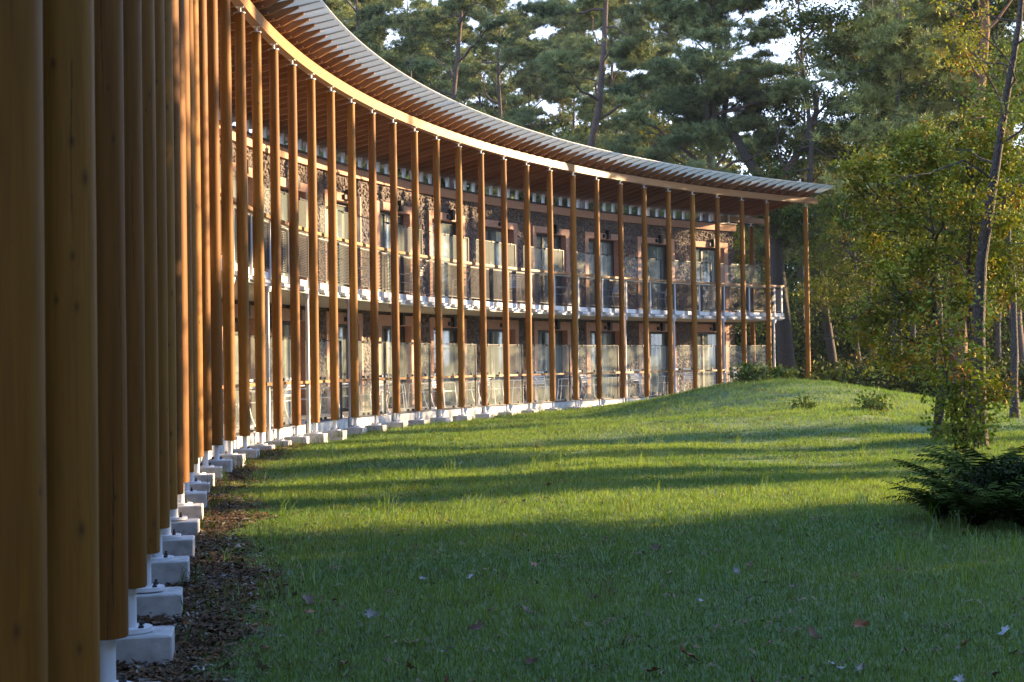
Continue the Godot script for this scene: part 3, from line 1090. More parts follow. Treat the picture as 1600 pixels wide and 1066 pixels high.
func table(at: Vector3, label: String, group: String) -> void:
	var t := thing("terrace_table", label, "table", at, rng.randf(), group)
	var s := Shape.new()
	s.tube(PackedVector3Array([Vector3(0, 0.715, 0), Vector3(0, 0.735, 0)]), PackedFloat32Array([0.36, 0.36]), 24)
	obj("tabletop", s, mats.chair_white, t)
	s = Shape.new()
	s.rod(Vector3(0, 0.03, 0), Vector3(0, 0.714, 0), 0.028, 10)
	obj("pedestal", s, mats.chair_white, t)
	s = Shape.new()
	s.tube(PackedVector3Array([Vector3(0, 0.0, 0), Vector3(0, 0.03, 0)]), PackedFloat32Array([0.22, 0.20]), 20)
	obj("foot", s, mats.chair_white, t)


func furniture() -> void:
	for m in range(1, 12):
		var word := "%s terrace from the right end" % nth(12 - m)
		var c := 2.0 * m + 1.5
		chair(pa(c - 0.5, -1.15, 0.276), -ang(c) + 1.9 + rng.randfn() * 0.5, "white metal chair left of the table behind glass, %s" % word, "white chairs on the terraces")
		chair(pa(c + 0.42, -1.1, 0.276), -ang(c) - 1.7 + rng.randfn() * 0.5, "white metal chair right of the table behind glass, %s" % word, "white chairs on the terraces")
		table(pa(c - 0.02, -1.2, 0.276), "round white pedestal table behind glass, %s" % word, "white tables on the terraces")
		if m > 3:
			chair(pa(c - 0.3, -1.5, 3.052), -ang(c) + 1.6 + rng.randfn() * 0.3, "white metal chair behind the balcony wire panels, %s" % word.replace("terrace", "balcony bay"), "white chairs on the balcony")


func stair() -> void:
	var t := thing("timber_stair_rail", "two brown timber poles slanting down to the ground beyond the balcony end", "handrail")
	for d in [[0.0, 0.0], [0.9, -0.32]]:
		var s := Shape.new()
		var a := at_px(1140, 57.5) * Vector3(1, 0, 1) + Vector3(0, 1.75 + d[1], d[0])
		var b := at_px(1285, 57.0) * Vector3(1, 0, 1) + Vector3(0, 0.10 + d[1], d[0])
		s.rod(a, b, 0.11, 10)
		obj("pole", s, mats.dark_bark, t)


# ---------------------------------------------------------------- ground and small plants

func ground() -> void:
	var xs := PackedFloat32Array()
	var zs := PackedFloat32Array()
	var x := -160.0
	while x <= 160.0:
		xs.append(x)
		x += 0.8 if x > -9.0 and x < 40.0 else 6.0
	var z := 90.0
	while z >= -220.0:
		zs.append(z)
		z -= 0.8 if z < 12.0 and z > -60.0 else 6.0
	var s := Shape.new()
	for i in xs.size() - 1:
		for j in zs.size() - 1:
			sheet_quad(s, xs[i], xs[i + 1], zs[j], zs[j + 1], -0.035)
	structure("forest_ground", s, mats.forest_floor)
	s = Shape.new()
	x = -9.0
	while x < 26.0:
		z = 11.0
		while z > -51.0:
			if on_lawn(x + 0.4, z - 0.4):
				sheet_quad(s, x, x + 0.8, z, z - 0.8, 0.0)
			z -= 0.8
		x += 0.8
	structure("lawn", s, mats.lawn_soil)
	# strip of bark and dead leaves along the footings
	s = Shape.new()
	for i in 60:
		var a := lerpf(-17.0, 3.5, i / 60.0)
		var b := lerpf(-17.0, 3.5, (i + 1) / 60.0)
		s.quad(on_ground(a, -0.36, 0.014), on_ground(b, -0.36, 0.014), on_ground(b, strip_edge(b), 0.008), on_ground(a, strip_edge(a), 0.008), Vector3.UP)
	structure("mulch_strip", s, mats.mulch_soil)


func on_ground(k: float, l: float, up: float) -> Vector3:
	var p := pa(k, l, 0)
	p.y = land(p.x, p.z) + up
	return p


func strip_edge(k: float) -> float:
	return lerpf(0.46, 0.22, smoothstep(-5.0, 3.5, k)) + 0.14 * sin(k * 1.7) * smoothstep(3.5, 0.0, k) + 0.08 * sin(k * 4.3 + 1.0)


func on_lawn(x: float, z: float) -> bool:
	if z < -49.0 + x * 0.1 or x < -8.0:
		return false
	var edge := 8.5 + maxf(0.0, -z - 8.0) * 0.30 + 1.2 * sin(z * 0.35)
	return x < edge


func line_k(x: float, z: float) -> float:     # column number nearest to a place, by search
	var best := 0.0
	var least := 1e9
	var k := -17.0
	while k < 26.0:
		var p := pa(k, 0, 0)
		var d := Vector2(p.x - x, p.z - z).length_squared()
		if d < least:
			least = d
			best = k
		k += 0.5
	return best


func sheet_quad(s: Shape, x0: float, x1: float, z0: float, z1: float, dy: float) -> void:
	var p := [Vector3(x0, land(x0, z0) + dy, z0), Vector3(x1, land(x1, z0) + dy, z0), Vector3(x1, land(x1, z1) + dy, z1), Vector3(x0, land(x0, z1) + dy, z1)]
	var nn := []
	for q in p:
		nn.append(Vector3(land(q.x - 0.3, q.z) - land(q.x + 0.3, q.z), 0.6, land(q.x, q.z - 0.3) - land(q.x, q.z + 0.3)).normalized())
	s.tri(p[0], p[1], p[2], nn[0], nn[1], nn[2])
	s.tri(p[0], p[2], p[3], nn[0], nn[2], nn[3])


func lawn_grass() -> void:
	var where := []
	var colors := PackedColorArray()
	var tall := []
	var tallc := PackedColorArray()
	var patch := FastNoiseLite.new()
	patch.seed = 5
	patch.frequency = 0.22
	var z := 2.2
	while z < 50.0:
		var step := clampf(0.027 + z * 0.0050, 0.042, 0.20)
		var wide := z * 0.37 + 2.5
		var x := -wide
		while x < wide:
			var px := x + rng.randf_range(-0.5, 0.5) * step
			var pz := -z + rng.randf_range(-0.5, 0.5) * step
			x += step
			if not on_lawn(px, pz):
				continue
			var k := line_k(px, pz) if z < 52.0 and px < 9.0 else 30.0
			if k < 26.0:
				var q := pa(k, 0, 0)
				var off := Vector3(px - q.x, 0, pz - q.z).dot(out_dir(k))
				var edge := strip_edge(k) if k < 3.5 else 0.27
				if off < edge - 0.10 or off < -0.3:
					continue
				if off < edge + 0.25 and k < 3.5 and rng.randf() < 0.5:
					continue
			var t := patch.get_noise_2d(px, pz)
			var size := clampf(step / 0.078, 0.9, 2.6)
			var tallness := rng.randf_range(0.75, 1.15) * (1.0 + 0.35 * t)
			if pz < -33.0:
				tallness *= 1.25
			where.append(Transform3D(Basis(Vector3.UP, rng.randf() * TAU).scaled(Vector3(size, clampf(size, 0.9, 1.45) * tallness, size)), Vector3(px, land(px, pz), pz)))
			var c := Color(0.170, 0.275, 0.100).lerp(Color(0.275, 0.365, 0.115), clampf(0.5 + t * 1.2 + rng.randfn() * 0.2, 0, 1))
			if rng.randf() < 0.05:
				c = Color(0.16, 0.14, 0.06)
			colors.append(c)
			if rng.randf() < 0.02 and z > 9.0:
				tall.append(Transform3D(Basis(Vector3.UP, rng.randf() * TAU).scaled(Vector3(1.3, rng.randf_range(0.5, 1.0), 1.3)), Vector3(px, land(px, pz), pz)))
				tallc.append(c)
		z += step
	var g := swarm("lawn_grass", grass_clump, mats.grass_blade, where, colors)
	tag(g, "short dewy green grass covering the whole lawn and mound", "grass", "", "stuff")
	# tufts that stand at the foot of the blocks
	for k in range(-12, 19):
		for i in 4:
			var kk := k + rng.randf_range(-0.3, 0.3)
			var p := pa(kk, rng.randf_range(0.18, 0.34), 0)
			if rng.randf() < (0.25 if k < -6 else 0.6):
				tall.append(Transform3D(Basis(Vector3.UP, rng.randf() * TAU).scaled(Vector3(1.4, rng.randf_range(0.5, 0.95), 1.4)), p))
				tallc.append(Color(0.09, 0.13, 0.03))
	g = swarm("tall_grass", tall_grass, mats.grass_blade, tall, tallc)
	tag(g, "scattered longer grass stalks standing above the lawn and by the footings", "grass", "", "stuff")


func litter() -> void:
	var where := []
	var colors := PackedColorArray()
	for i in 20000:
		var k := -15.8 + 19.0 * rng.randf()
		var l := lerpf(-0.34, strip_edge(k) + 0.16 * absf(rng.randfn()), rng.randf())
		var p := on_ground(k, l, 0.012 + rng.randf() * 0.016)
		where.append(Transform3D(any_turn(0.12).scaled(Vector3.ONE * rng.randf_range(0.35, 1.0)), p))
		var t := rng.randf()
		var c := Color(0.060, 0.038, 0.020).lerp(Color(0.17, 0.105, 0.055), t)
		if rng.randf() < 0.05:
			c = Color(0.34, 0.30, 0.26)
		elif rng.randf() < 0.06:
			c = Color(0.22, 0.09, 0.03)
		colors.append(c)
	tag(swarm("bark_litter", flake, mats.dry_leaf, where, colors), "brown bark chips and dead leaves along the row of footings", "leaf litter", "", "stuff")
	where = []
	colors = PackedColorArray()
	for i in 1500:
		var z := rng.randf_range(3.0, 30.0)
		var p := Vector3(rng.randf_range(-0.36, 0.36) * z, 0, -z)
		if not on_lawn(p.x, p.z) or p.x < pa(line_k(p.x, p.z), 0, 0).x + 0.5:
			continue
		p.y = land(p.x, p.z) + rng.randf_range(0.02, 0.05)
		where.append(Transform3D(any_turn(0.1).scaled(Vector3.ONE * rng.randf_range(0.35, 0.9)), p))
		colors.append(Color(0.09, 0.05, 0.025).lerp(Color(0.28, 0.20, 0.12), rng.randf()))
	tag(swarm("leaf_scraps", flake, mats.dry_leaf, where, colors), "small brown leaf scraps caught in the grass of the lawn", "leaf litter", "", "stuff")
	where = []
	colors = PackedColorArray()
	for i in 9000:
		var p := Vector3(rng.randf_range(4, 30), 0, rng.randf_range(-75, -22))
		if on_lawn(p.x + 1.0, p.z):
			continue
		p.y = land(p.x, p.z) - 0.02
		where.append(Transform3D(any_turn(0.1).scaled(Vector3.ONE * rng.randf_range(2.0, 4.0)), p))
		colors.append(Color(0.10, 0.06, 0.03).lerp(Color(0.22, 0.15, 0.05), rng.randf()))
	tag(swarm("woodland_litter", flake, mats.dry_leaf, where, colors), "fallen autumn leaves on the woodland floor beyond the lawn", "leaf litter", "", "stuff")


func fallen_leaves() -> void:
	# spots in the picture: x, y, length, colour (0 rust, 1 brown, 2 pale underside)
	var spots := [[857, 752, 0.15, 0], [597, 765, 0.07, 2], [833, 872, 0.13, 0], [1025, 846, 0.12, 1], [1150, 880, 0.08, 2], [482, 926, 0.15, 1], [484, 944, 0.10, 0], [580, 946, 0.11, 2], [660, 893, 0.08, 2], [735, 890, 0.08, 2], [745, 966, 0.12, 1], [820, 940, 0.13, 1], [1095, 926, 0.07, 2],
		[1345, 962, 0.14, 0], [1270, 976, 0.12, 1], [1505, 993, 0.13, 0], [1075, 1008, 0.16, 0], [1020, 1032, 0.11, 1], [693, 1052, 0.13, 0], [700, 1000, 0.09, 2], [408, 1027, 0.14, 2], [1570, 972, 0.11, 2], [1305, 1025, 0.10, 2], [1345, 1028, 0.11, 2], [830, 1018, 0.10, 1], [1500, 1045, 0.09, 2], [1180, 1050, 0.10, 1], [535, 1020, 0.10, 1], [975, 988, 0.09, 1], [640, 1026, 0.09, 0], [1240, 905, 0.09, 1], [1418, 1000, 0.09, 1]]
	spots.sort_custom(func(a, b): return a[0] < b[0])
	var base := Shape.new()
	var rim := []
	var lobes := 22
	for i in lobes:
		var f := float(i) / lobes * TAU
		var r := 0.34 + 0.13 * cos(f * 7.0) + 0.05 * cos(f * 3.0)
		var q := Vector3(cos(f) * r * 1.45, 0, sin(f) * r)
		q.y = 0.35 * q.z * q.z * 2.2 + 0.25 * q.x * q.x - 0.12 * sin(q.x * 4.0) + 0.03 * cos(f * 5.0)
		rim.append(q)
	for i in lobes:
		var a: Vector3 = rim[i]
		var b: Vector3 = rim[(i + 1) % lobes]
		var nn := (Vector3.UP - Vector3(a.x * 0.3, 0, a.z * 1.2)).normalized()
		base.tri(Vector3.ZERO, a, b, Vector3.UP, nn, nn)
	base.rod(Vector3(-0.42, 0.02, 0), Vector3(-0.85, 0.10, 0.06), 0.018, 4)
	var mesh := base.mesh()
	var cols := [[Color(0.22, 0.070, 0.018), "rust brown"], [Color(0.10, 0.050, 0.026), "dark brown"], [Color(0.30, 0.29, 0.27), "pale grey"]]
	var leaf_mats := []
	for c in cols:
		var m := plain("fallen_" + c[1], c[0], 0.7)
		m.backlight_enabled = true
		m.backlight = Color(0.2, 0.1, 0.04)
		m.cull_mode = BaseMaterial3D.CULL_DISABLED
		leaf_mats.append(m)
	for i in spots.size():
		var q: Array = spots[i]
		var p := unproject(q[0], q[1], 0.05)
		var o := part("fallen_leaf", mesh, leaf_mats[q[3]], self)
		o.name = numbered("fallen_leaf_x").replace("_x", "")
		p.y = land(p.x, p.z) + 0.034
		o.transform = Transform3D(Basis(Vector3(rng.randfn(), 0, rng.randfn()).normalized(), 0.25 + rng.randf() * 0.8) * Basis(Vector3.UP, rng.randf() * TAU).scaled(Vector3.ONE * q[2] * 0.62), p)
		tag(o, "%s fallen leaf lying on the grass, %s leaf from the left" % [cols[q[3]][1], nth(i + 1)], "leaf", "fallen leaves on the lawn")


func fern(at: Vector3, size: float, fronds: int, label: String, lean := Vector3.ZERO) -> void:
	var t := thing("fern", label, "fern", at, 0.0, "dark ferns at the right edge of the lawn")
	for f in fronds:
		var s := Shape.new()
		var a := TAU * f / fronds + rng.randfn() * 0.25
		var d := Vector3(cos(a), 0, sin(a)) + lean
		var len := size * rng.randf_range(0.75, 1.15)
		var rise := rng.randf_range(1.5, 2.5)
		var p := PackedVector3Array()
		var rr := PackedFloat32Array()
		var n := 22
		var steep := rng.randf_range(0.95, 1.35)
		var fall := rng.randf_range(0.9, 1.6)
		var here := Vector3.ZERO
		for i in n:
			var q := float(i) / (n - 1)
			p.append(here)
			var el := steep - fall * q
			here += (d * cos(el) + Vector3(0, sin(el), 0)) * len / n
			rr.append(0.004 * (1.0 - q * 0.8))
		var tone := rng.randf_range(0.6, 1.3)
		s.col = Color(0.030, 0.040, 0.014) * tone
		s.tube(p, rr, 4, false)
		for i in range(2, n):
			var q := float(i) / (n - 1)
			var w := len * 0.19 * pow(sin(PI * clampf(q * 0.88 + 0.1, 0, 1)), 0.8) + 0.006
			var tan := (p[i] - p[i - 1]).normalized()
			var side := tan.cross(Vector3.UP).normalized()
			for g in [-1.0, 1.0]:
				var o := p[i]
				var ww := w * rng.randf_range(0.8, 1.1)
				var tip: Vector3 = o + side * g * ww + tan * ww * 0.45 - Vector3(0, ww * rng.randf_range(0.15, 0.5), 0)
				var wid := tan * len / n * 0.30
				var nn: Vector3 = (Vector3.UP + side * g * 0.4 + tan * 0.3).normalized()
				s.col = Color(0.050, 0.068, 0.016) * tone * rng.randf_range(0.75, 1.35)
				s.tri(o - wid, o + wid, o.lerp(tip, 0.5) + wid * 0.8, nn, nn, nn)
				s.tri(o - wid, o.lerp(tip, 0.5) + wid * 0.8, tip, nn, nn, nn)
		obj("frond", s, mats.fern_leaf, t)


func weed(at: Vector3, size: float, n: int, label: String) -> void:
	var t := thing("weed_clump", label, "weed", at, 0.0, "weeds on the mound")
	var s := Shape.new()
	var where := []
	var colors := PackedColorArray()
	for i in n:
		var a := rng.randf() * TAU
		var p := Vector3(cos(a), 0, sin(a)) * rng.randf() * size * 0.9
		var tip := p + Vector3(rng.randfn() * 0.1, size * rng.randf_range(0.35, 0.8), rng.randfn() * 0.1)
		s.tube(PackedVector3Array([p - Vector3(0, 0.05, 0), tip]), PackedFloat32Array([0.006, 0.003]), 4, false)
		for j in 4:
			where.append(Transform3D(any_turn(0.4).scaled(Vector3.ONE * rng.randf_range(0.7, 1.2)), p.lerp(tip, 0.35 + j * 0.22)))
			colors.append(Color(0.085, 0.13, 0.03).lerp(Color(0.14, 0.16, 0.04), rng.randf()))
	obj("stems", s, mats.dark_bark, t)
	swarm("leaves", leaf_spray, mats.leaf, where, colors, t)


# ---------------------------------------------------------------- woods

func woods() -> void:
	var yellow := [Color(0.19, 0.19, 0.028), Color(0.42, 0.36, 0.040), Color(0.30, 0.14, 0.02)]
	var green := [Color(0.065, 0.105, 0.020), Color(0.22, 0.24, 0.034), Color(0.25, 0.19, 0.03)]
	var deep := [Color(0.034, 0.052, 0.014), Color(0.105, 0.125, 0.026), Color(0.13, 0.11, 0.02)]
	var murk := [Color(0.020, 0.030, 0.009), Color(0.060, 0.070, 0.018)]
	var blue := [Color(0.050, 0.075, 0.034), Color(0.30, 0.335, 0.120)]
	var olive := [Color(0.070, 0.085, 0.030), Color(0.36, 0.37, 0.11)]
	# pines, left to right: x in the picture, distance, height, first limb, trunk radius, tone, spread
	var pines := [
		[505, 84, 22, 6, 0.20, olive, "first"], [560, 72, 21, 6, 0.20, blue, "second"], [625, 92, 23, 7, 0.21, olive, "third"], [712, 72, 25, 9.5, 0.21, blue, "fourth"], [770, 98, 24, 7, 0.2, olive, "fifth"], [812, 82, 24, 8, 0.2, blue, "sixth"],
		[900, 66, 25, 9.0, 0.25, blue, "seventh"], [962, 92, 22, 7, 0.2, olive, "eighth"], [1022, 80, 20.5, 8, 0.2, blue, "ninth"], [1108, 61, 16.2, 7.0, 0.27, blue, "tenth"], [1170, 95, 15.0, 6, 0.2, olive, "eleventh"], [1366, 79, 22, 8, 0.2, blue, "thirteenth"],
		[1388, 68, 25, 9.5, 0.20, blue, "fourteenth"], [1440, 88, 25, 8, 0.2, olive, "fifteenth"], [1494, 50, 24, 9.5, 0.24, olive, "sixteenth"], [1545, 72, 24, 8, 0.2, blue, "seventeenth"], [1600, 60, 24, 9, 0.22, olive, "eighteenth"]]
	for p in pines:
		var big: bool = p[0] == 1108
		pine(at_px(p[0], p[1]), p[2], p[3], p[4], "%s pine from the left above the roof and woods, %s" % [p[6], "bluish green crown" if p[5] == blue else "olive green crown"],
			{"tone": p[5], "reach": 4.4 if big else 3.7, "limbs": 30 if big else 21, "per": 34 if big else 25, "clump": 0.46, "flat": 0.34, "subs": 5, "size": 1.05, "group": "pines behind the building", "bark": "red_bark" if p[0] in [1494, 1388] else "pine_bark", "full": 0.84})
	for i in 15:
		var px: float = [470, 515, 560, 600, 645, 690, 735, 785, 830, 880, 925, 975, 1020, 1400, 1520][i] + rng.randf_range(-10, 10)
		pine(at_px(px, rng.randf_range(94, 118)), rng.randf_range(24, 28), 8.0, 0.2, "far pine, %s from the left in the back row of the woods" % nth(i + 1),
			{"tone": olive if i % 3 else blue, "reach": 4.2, "limbs": 27, "per": 21, "size": 1.5, "clump": 0.66, "flat": 0.38, "full": 0.9, "group": "pines in the back row"})
	rng.seed = 91
	# the crooked pine behind the end of the roof, with its stub and its long bent limb
	var c := thing("pine_tree", "crooked leaning pine behind the right end of the roof with a bent bare limb", "tree", at_px(1232, 62), 0.0, "pines behind the building")
	grow(c, {"height": 13.0, "bare": 10.4, "trunk": 0.37, "reach": 2.1, "limbs": 9, "leaf": "needle", "bark": "dark_bark", "per": 28, "size": 1.05, "clump": 0.45, "flat": 0.36, "tone": blue, "limb": 1.4,
		"path": PackedVector3Array([Vector3(0, -0.2, 0), Vector3(-0.15, 2.2, 0), Vector3(-0.40, 5.2, 0), Vector3(-0.64, 7.25, 0.1), Vector3(-0.95, 8.5, 0.1), Vector3(-1.6, 9.6, 0.0), Vector3(-2.1, 10.6, 0.1), Vector3(-2.45, 11.1, 0.2), Vector3(-2.3, 12.2, 0.4)])})
	var limb := Shape.new()
	limb.tube(PackedVector3Array([Vector3(-0.64, 7.2, 0.1), Vector3(-0.45, 8.2, 0.2), Vector3(0.08, 9.0, 0.2), Vector3(0.85, 10.2, 0.1), Vector3(1.3, 11.3, 0), Vector3(1.25, 12.1, 0), Vector3(0.77, 12.5, 0.1), Vector3(0.2, 12.6, 0.1)]), PackedFloat32Array([0.20, 0.175, 0.155, 0.135, 0.12, 0.10, 0.07, 0.02]), 9)
	for q in [[Vector3(0.5, 9.7, 0.15), Vector3(1.1, 9.8, 0.4), Vector3(1.7, 9.4, 0.5), Vector3(2.2, 9.5, 0.6)], [Vector3(1.2, 11.1, 0.0), Vector3(1.8, 11.7, 0.1), Vector3(2.6, 11.8, 0.3), Vector3(3.1, 12.3, 0.3)], [Vector3(0.0, 8.9, 0.2), Vector3(-0.4, 9.8, 0.4), Vector3(-0.3, 10.7, 0.5), Vector3(-0.7, 11.3, 0.5)]]:
		limb.tube(PackedVector3Array(q), PackedFloat32Array([0.07, 0.055, 0.04, 0.015]), 6, false)
	obj("bent_limb", limb, mats.pine_bark, c)
	rng.seed = 92
	# broadleaved trees
	var leafy := [
		[985, 74, 10.0, 2.0, deep, "dark green"], [1082, 68, 11.2, 2.0, yellow, "bright yellow"], [1150, 76, 7.5, 2.0, green, "yellow green"], [1310, 72, 7.4, 3.0, deep, "dark green"], [1345, 58, 7.2, 3.0, green, "green and yellow"],
		[1405, 55, 7.4, 3.0, green, "dusky green"], [1478, 50, 7.2, 3.2, green, "golden green"], [1520, 38, 5.6, 3.0, green, "yellowing"], [1580, 54, 8.0, 3.2, deep, "dull green"], [1650, 44, 7.6, 3.2, green, "lime green"]]
	for i in leafy.size():
		var q: Array = leafy[i]
		broadleaf(at_px(q[0], q[1]), q[2], q[3], 0.13, "%s broadleaved tree, %s of the leafy trees from the left behind the lawn" % [q[5], nth(i + 1)],
			{"tone": q[4], "limbs": 26, "reach": q[2] * 0.34, "group": "broadleaved trees behind the lawn", "size": 0.95, "per": 13, "clump": 0.45, "turned": 0.14, "full": 0.37})
	# the small oak and the leaning trunk on the right
	broadleaf(at_px(1462, 25.2), 4.5, 1.15, 0.085, "small young oak with a bare foot and spreading leaves in front of the leaning trunk",
		{"tone": [Color(0.035, 0.055, 0.010), Color(0.33, 0.34, 0.045), Color(0.34, 0.22, 0.03)], "limbs": 28, "reach": 1.9, "size": 0.72, "per": 11, "clump": 0.22, "droop": -0.28, "full": 0.5, "toward": PI, "turned": 0.1, "limb": 0.7})
	var lean := thing("leaning_tree", "dark leaning slender trunk at the right with few yellow leaves", "tree", at_px(1530, 23.2))
	grow(lean, {"height": 9.0, "bare": 2.6, "trunk": 0.115, "reach": 1.7, "limbs": 20, "leaf": "leaf", "bark": "dark_bark", "per": 5, "size": 0.62, "clump": 0.4, "tone": yellow, "full": 0.6, "limb": 0.55, "flat": 0.9, "subs": 5,
		"path": PackedVector3Array([Vector3(0, -0.15, 0), Vector3(-0.02, 0.9, 0), Vector3(0.0, 1.9, 0), Vector3(0.06, 2.8, 0), Vector3(0.20, 3.6, 0), Vector3(0.32, 4.4, 0.05), Vector3(0.46, 5.2, 0.05), Vector3(0.66, 6.3, 0.1), Vector3(0.8, 7.6, 0.1), Vector3(1.0, 9.0, 0.1)])})
	var tw := thing("slender_tree", "slender upright trunk standing just left of the dark leaning trunk", "tree", at_px(1510, 24.5))
	grow(tw, {"height": 5.0, "bare": 2.4, "trunk": 0.075, "reach": 1.1, "limbs": 16, "leaf": "leaf", "bark": "dark_bark", "per": 8, "size": 0.7, "clump": 0.3, "tone": green, "full": 0.7, "limb": 0.6, "lean": Vector3(0.01, 0, 0)})
	var th := thing("thin_tree", "thin bare trunk at the far right edge beyond the leaning tree", "tree", at_px(1584, 33))
	grow(th, {"height": 8.0, "bare": 3.0, "trunk": 0.09, "reach": 1.6, "limbs": 14, "leaf": "leaf", "bark": "dark_bark", "per": 5, "size": 1.0, "clump": 0.5, "tone": green, "full": 0.7, "limb": 0.6})
	# sapling in front, several thin stems from one root
	var sp := thing("sapling", "slender multi-stemmed sapling with green and orange leaves on the lawn at right", "sapling", at_px(1505, 18.4))
	var where := []
	var colors := PackedColorArray()
	for i in 6:
		var s := Shape.new()
		var p := PackedVector3Array([Vector3(rng.randfn() * 0.04, -0.05, rng.randfn() * 0.04)])
		var rr := PackedFloat32Array([0.014])
		var d := Vector3(rng.randfn() * 0.10 + (0.10 if i % 2 else -0.05), 1, rng.randfn() * 0.08).normalized()
		var h: float = [2.3, 2.05, 1.75, 1.5, 1.9, 1.2][i]
		for j in 7:
			d = (d + Vector3(rng.randfn(), 0.6, rng.randfn()) * 0.05).normalized()
			p.append(p[j] + d * h / 7)
			rr.append(0.014 * (1.0 - j / 8.5))
		s.tube(p, rr, 6, false)
		for j in range(2, 8):
			for g in 4:
				var e := Vector3(rng.randfn(), rng.randf() * 0.5, rng.randfn()).normalized() * rng.randf_range(0.12, 0.42)
				s.tube(PackedVector3Array([p[j], p[j] + e]), PackedFloat32Array([0.004, 0.002]), 4, false)
				for b in 2:
					where.append(Transform3D(any_turn(0.3).scaled(Vector3.ONE * rng.randf_range(0.5, 0.8)), p[j] + e * (0.6 + 0.4 * b)))
					var orange := j > 5 and rng.randf() < 0.55
					colors.append(Color(0.42, 0.17, 0.03).lerp(Color(0.30, 0.24, 0.03), rng.randf()) if orange else Color(0.12, 0.19, 0.03).lerp(Color(0.30, 0.32, 0.045), rng.randf()))
		obj("stem", s, mats.dark_bark, sp)
	swarm("leaves", leaf_spray, mats.leaf, where, colors, sp)
	# ferns in the lower right corner
	var spots := [[1462, 13.2, 0.62, "leftmost arching fern of the dark clump"], [1520, 12.4, 0.75, "middle fern in front of the dark clump"], [1570, 13.4, 0.95, "tallest fern at the right edge of the frame"], [1495, 14.2, 0.8, "rear fern under the sapling"], [1600, 12.2, 0.66, "nearest fern cut by the right edge"], [1545, 14.6, 0.9, "fern behind the clump beside the sapling"]]
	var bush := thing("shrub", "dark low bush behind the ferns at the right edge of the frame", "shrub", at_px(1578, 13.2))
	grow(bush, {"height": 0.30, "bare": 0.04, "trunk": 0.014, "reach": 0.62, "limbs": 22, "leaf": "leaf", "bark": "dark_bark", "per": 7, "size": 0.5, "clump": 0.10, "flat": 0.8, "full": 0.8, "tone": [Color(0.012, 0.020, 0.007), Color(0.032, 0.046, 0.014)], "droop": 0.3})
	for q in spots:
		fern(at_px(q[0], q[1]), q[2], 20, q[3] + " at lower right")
	weed(at_px(1172, 39.6), 0.55, 30, "leafy weed clump on the crest of the grassy mound")
	weed(at_px(1215, 40.2), 0.4, 14, "smaller weed clump right of the crest of the mound")
	weed(at_px(1360, 33.0), 0.35, 12, "low weeds on the right slope of the mound under the trees")
	weed(at_px(1255, 33.5), 0.25, 8, "low weeds on the near slope of the mound")
	# undergrowth, too far and too dense to count
	where = []
	colors = PackedColorArray()
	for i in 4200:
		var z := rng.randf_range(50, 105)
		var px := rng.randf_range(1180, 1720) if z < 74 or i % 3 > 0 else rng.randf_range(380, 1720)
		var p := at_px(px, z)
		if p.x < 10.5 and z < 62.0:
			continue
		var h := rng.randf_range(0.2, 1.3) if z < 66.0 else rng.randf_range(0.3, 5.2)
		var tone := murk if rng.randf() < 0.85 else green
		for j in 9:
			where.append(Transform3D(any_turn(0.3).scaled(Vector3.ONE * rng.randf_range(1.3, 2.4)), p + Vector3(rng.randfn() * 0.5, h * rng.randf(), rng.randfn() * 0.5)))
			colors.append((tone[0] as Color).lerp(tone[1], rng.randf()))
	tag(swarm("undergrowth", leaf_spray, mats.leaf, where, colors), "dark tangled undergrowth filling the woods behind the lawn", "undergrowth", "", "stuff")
	where = []
	colors = PackedColorArray()
	for i in 3600:
		var z := rng.randf_range(98, 128)
		var p := at_px(rng.randf_range(250, 1760), z)
		var h := (11.0 if p.x > 14.0 else 16.0) * pow(rng.randf(), 0.8)
		var tone := deep if rng.randf() < 0.75 else olive
		for j in 8:
			where.append(Transform3D(any_turn(0.3).scaled(Vector3.ONE * rng.randf_range(2.4, 4.2)), p + Vector3(rng.randfn() * 1.0, h + rng.randfn() * 0.6, rng.randfn())))
			colors.append((tone[0] as Color).lerp(tone[1], rng.randf()))
	tag(swarm("distant_wood", leaf_spray, mats.leaf, where, colors), "distant mass of woodland foliage closing the view behind everything", "woodland", "", "stuff")
	# bare dark trunks deep in the wood
	for i in 14:
		var px: float = 1255 + i * 27 + rng.randf_range(-9, 9)
		var tr := thing("woodland_trunk", "dark tree trunk deep in the wood, %s from the left right of the balcony" % nth(i + 1), "tree", at_px(px, rng.randf_range(52, 84)), 0.0, "dark trunks deep in the wood")
		grow(tr, {"height": rng.randf_range(12, 17), "bare": 7.0, "trunk": rng.randf_range(0.10, 0.2), "reach": 2.6, "limbs": 12, "leaf": "needle" if i % 2 else "leaf", "bark": "dark_bark", "per": 10, "size": 1.5, "clump": 0.8, "tone": deep if i % 2 == 0 else olive})


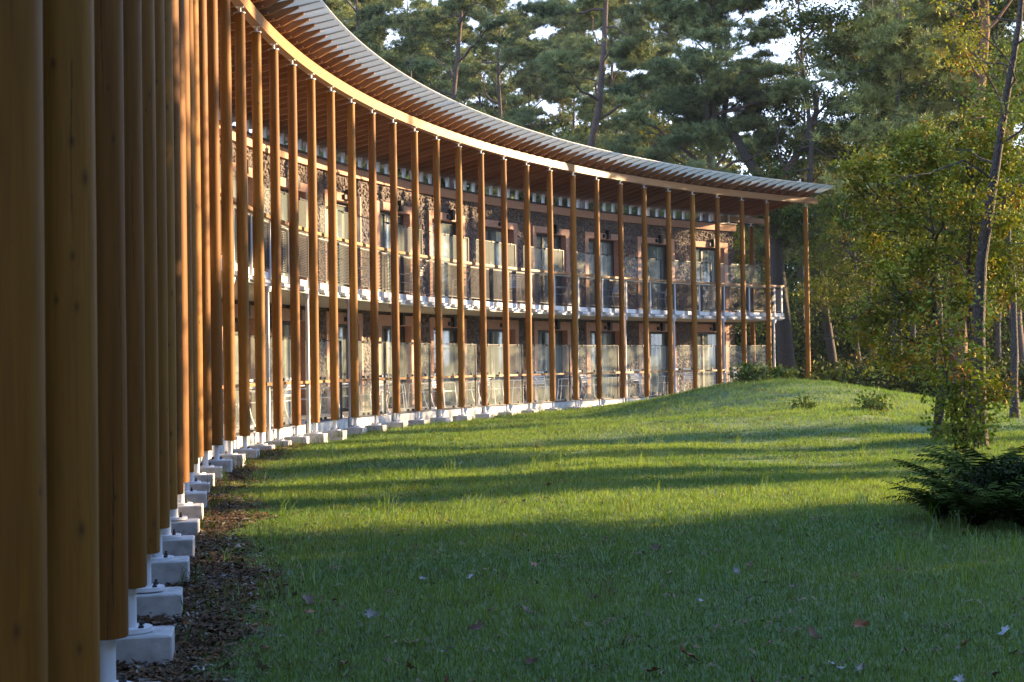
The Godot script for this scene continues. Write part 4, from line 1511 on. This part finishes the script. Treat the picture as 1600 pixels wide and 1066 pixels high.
func shade_trees() -> void:
	# the wood goes on to the right of the picture and behind the camera; its trees throw the shade on the near lawn
	var spots := []
	for i in 27:
		var v := -9.9 + (i % 9) * 2.5 + rng.randf_range(-0.4, 0.4)
		var u := 16.0 + (i / 9) * 5.5 + rng.randf_range(-1.0, 1.0)
		spots.append([u, v, rng.randf_range(9, 13), 0.5, true])
	for q in [[33, -16.5, 20, 10.5], [40, -24, 20, 11.5], [46, -33, 22, 13.0], [52, -44, 20, 12.0]]:
		spots.append([q[0], q[1], q[2], q[3], false])
	# slender trees with gaps of sun between them
	for q in [[26, -15.6, 9, 0.8, 0.7], [30, -17.3, 10, 5.0, 0.6], [31, -20.4, 9, 0.7, 1.0], [34, -23.9, 10, 1.6, 0.8]]:
		var p := Vector3(SUN_H.x * q[0] - SUN_H.y * q[1], 0, SUN_H.y * q[0] + SUN_H.x * q[1])
		broadleaf(p, q[2], q[3], 0.2, "slender leafy tree beyond the right edge, in the gap of the woods", {"group": "slender trees beyond the right edge", "limbs": 24, "reach": q[4], "size": 1.3, "per": 8, "clump": 0.4, "full": 0.8})
	for q in spots:
		var p := Vector3(SUN_H.x * q[0] - SUN_H.y * q[1], 0, SUN_H.y * q[0] + SUN_H.x * q[1])
		if p.x - 4.6 < -p.z * 0.335:
			continue
		p.y = land(p.x, p.z)
		if q[4]:
			broadleaf(p, q[2], q[3], 0.16, "leafy tree beyond the right edge of the picture", {"group": "trees beyond the right edge", "limbs": 22, "reach": 3.0, "size": 2.0, "per": 12, "clump": 0.8})
		else:
			pine(p, q[2], q[3], 0.24, "pine beyond the right edge of the picture", {"group": "pines beyond the right edge", "limbs": 16, "full": 0.6})
	# and behind the photographer
	for i in 11:
		var a := lerpf(0.05, 1.02, i / 10.0) * PI
		var d := rng.randf_range(15, 24)
		var p := Vector3(cos(a) * d, 0, sin(a) * d + 1.0)
		p.y = land(p.x, p.z)
		broadleaf(p, rng.randf_range(16, 21), 0.8, 0.2, "leafy tree behind the camera", {"group": "trees behind the camera", "limbs": 34, "reach": 4.5, "size": 2.8, "per": 12, "clump": 0.9})


func _ready() -> void:
	rng.seed = 20240
	soft.seed = 9
	soft.frequency = 0.05
	# camera
	var cam := Camera3D.new()
	cam.name = "camera"
	cam.keep_aspect = Camera3D.KEEP_HEIGHT
	var at := CameraAttributesPhysical.new()
	at.frustum_focal_length = 54.5
	at.frustum_near = 0.05
	at.frustum_far = 600.0
	at.exposure_aperture = 11.0
	at.frustum_focus_distance = 27.0
	add_child(cam)
	cam.attributes = at
	cam.fov = 24.844
	cam.near = 0.05
	cam.far = 600.0
	cam.position = Vector3(0, 1.335, 0)
	cam.basis = Basis(Vector3.RIGHT, 0.016127) * Basis(Vector3.BACK, -0.015064)
	cam.current = true
	# sky and exposure
	var we := WorldEnvironment.new()
	we.name = "environment"
	var env := Environment.new()
	env.background_mode = Environment.BG_SKY
	var sky := Sky.new()
	var sm := ProceduralSkyMaterial.new()
	sm.sky_top_color = Color(0.42, 0.55, 0.77)
	sm.sky_horizon_color = Color(0.84, 0.89, 0.95)
	sm.sky_curve = 0.22
	sm.ground_horizon_color = Color(0.30, 0.30, 0.26)
	sm.ground_bottom_color = Color(0.12, 0.12, 0.10)
	sm.sun_angle_max = 12.0
	sky.sky_material = sm
	env.sky = sky
	env.background_energy_multiplier = 1.0
	env.tonemap_mode = Environment.TONE_MAPPER_LINEAR
	env.tonemap_exposure = 5.0
	env.fog_enabled = true
	env.fog_density = 0.0002
	env.fog_light_color = Color(0.86, 0.90, 0.95)
	env.sdfgi_enabled = true
	env.ssao_enabled = true
	env.ssil_enabled = true
	we.environment = env
	add_child(we)
	# low morning sun, from the right and a little ahead
	var sun := DirectionalLight3D.new()
	sun.name = "sun"
	sun.light_energy = 1.6
	sun.light_color = Color(1.0, 0.86, 0.66)
	sun.light_angular_distance = 0.5
	sun.shadow_enabled = true
	add_child(sun)
	var e := deg_to_rad(13.5)
	sun.look_at_from_position(Vector3.ZERO, -Vector3(SUN_H.x * cos(e), sin(e), SUN_H.y * cos(e)))
	make_materials()
	make_plant_meshes()
	ground()
	building()
	terraces()
	balcony()
	canopy()
	colonnade()
	railing()
	ground_rail()
	for m in range(-1, 12):
		screen(m, false)
		screen(m, true)
	furniture()
	stair()
	rng.seed = 77
	woods()
	rng.seed = 78
	shade_trees()
	rng.seed = 79
	lawn_grass()
	litter()
	fallen_leaves()
	print("fov ", cam.fov, " near ", cam.near, " far ", cam.far)
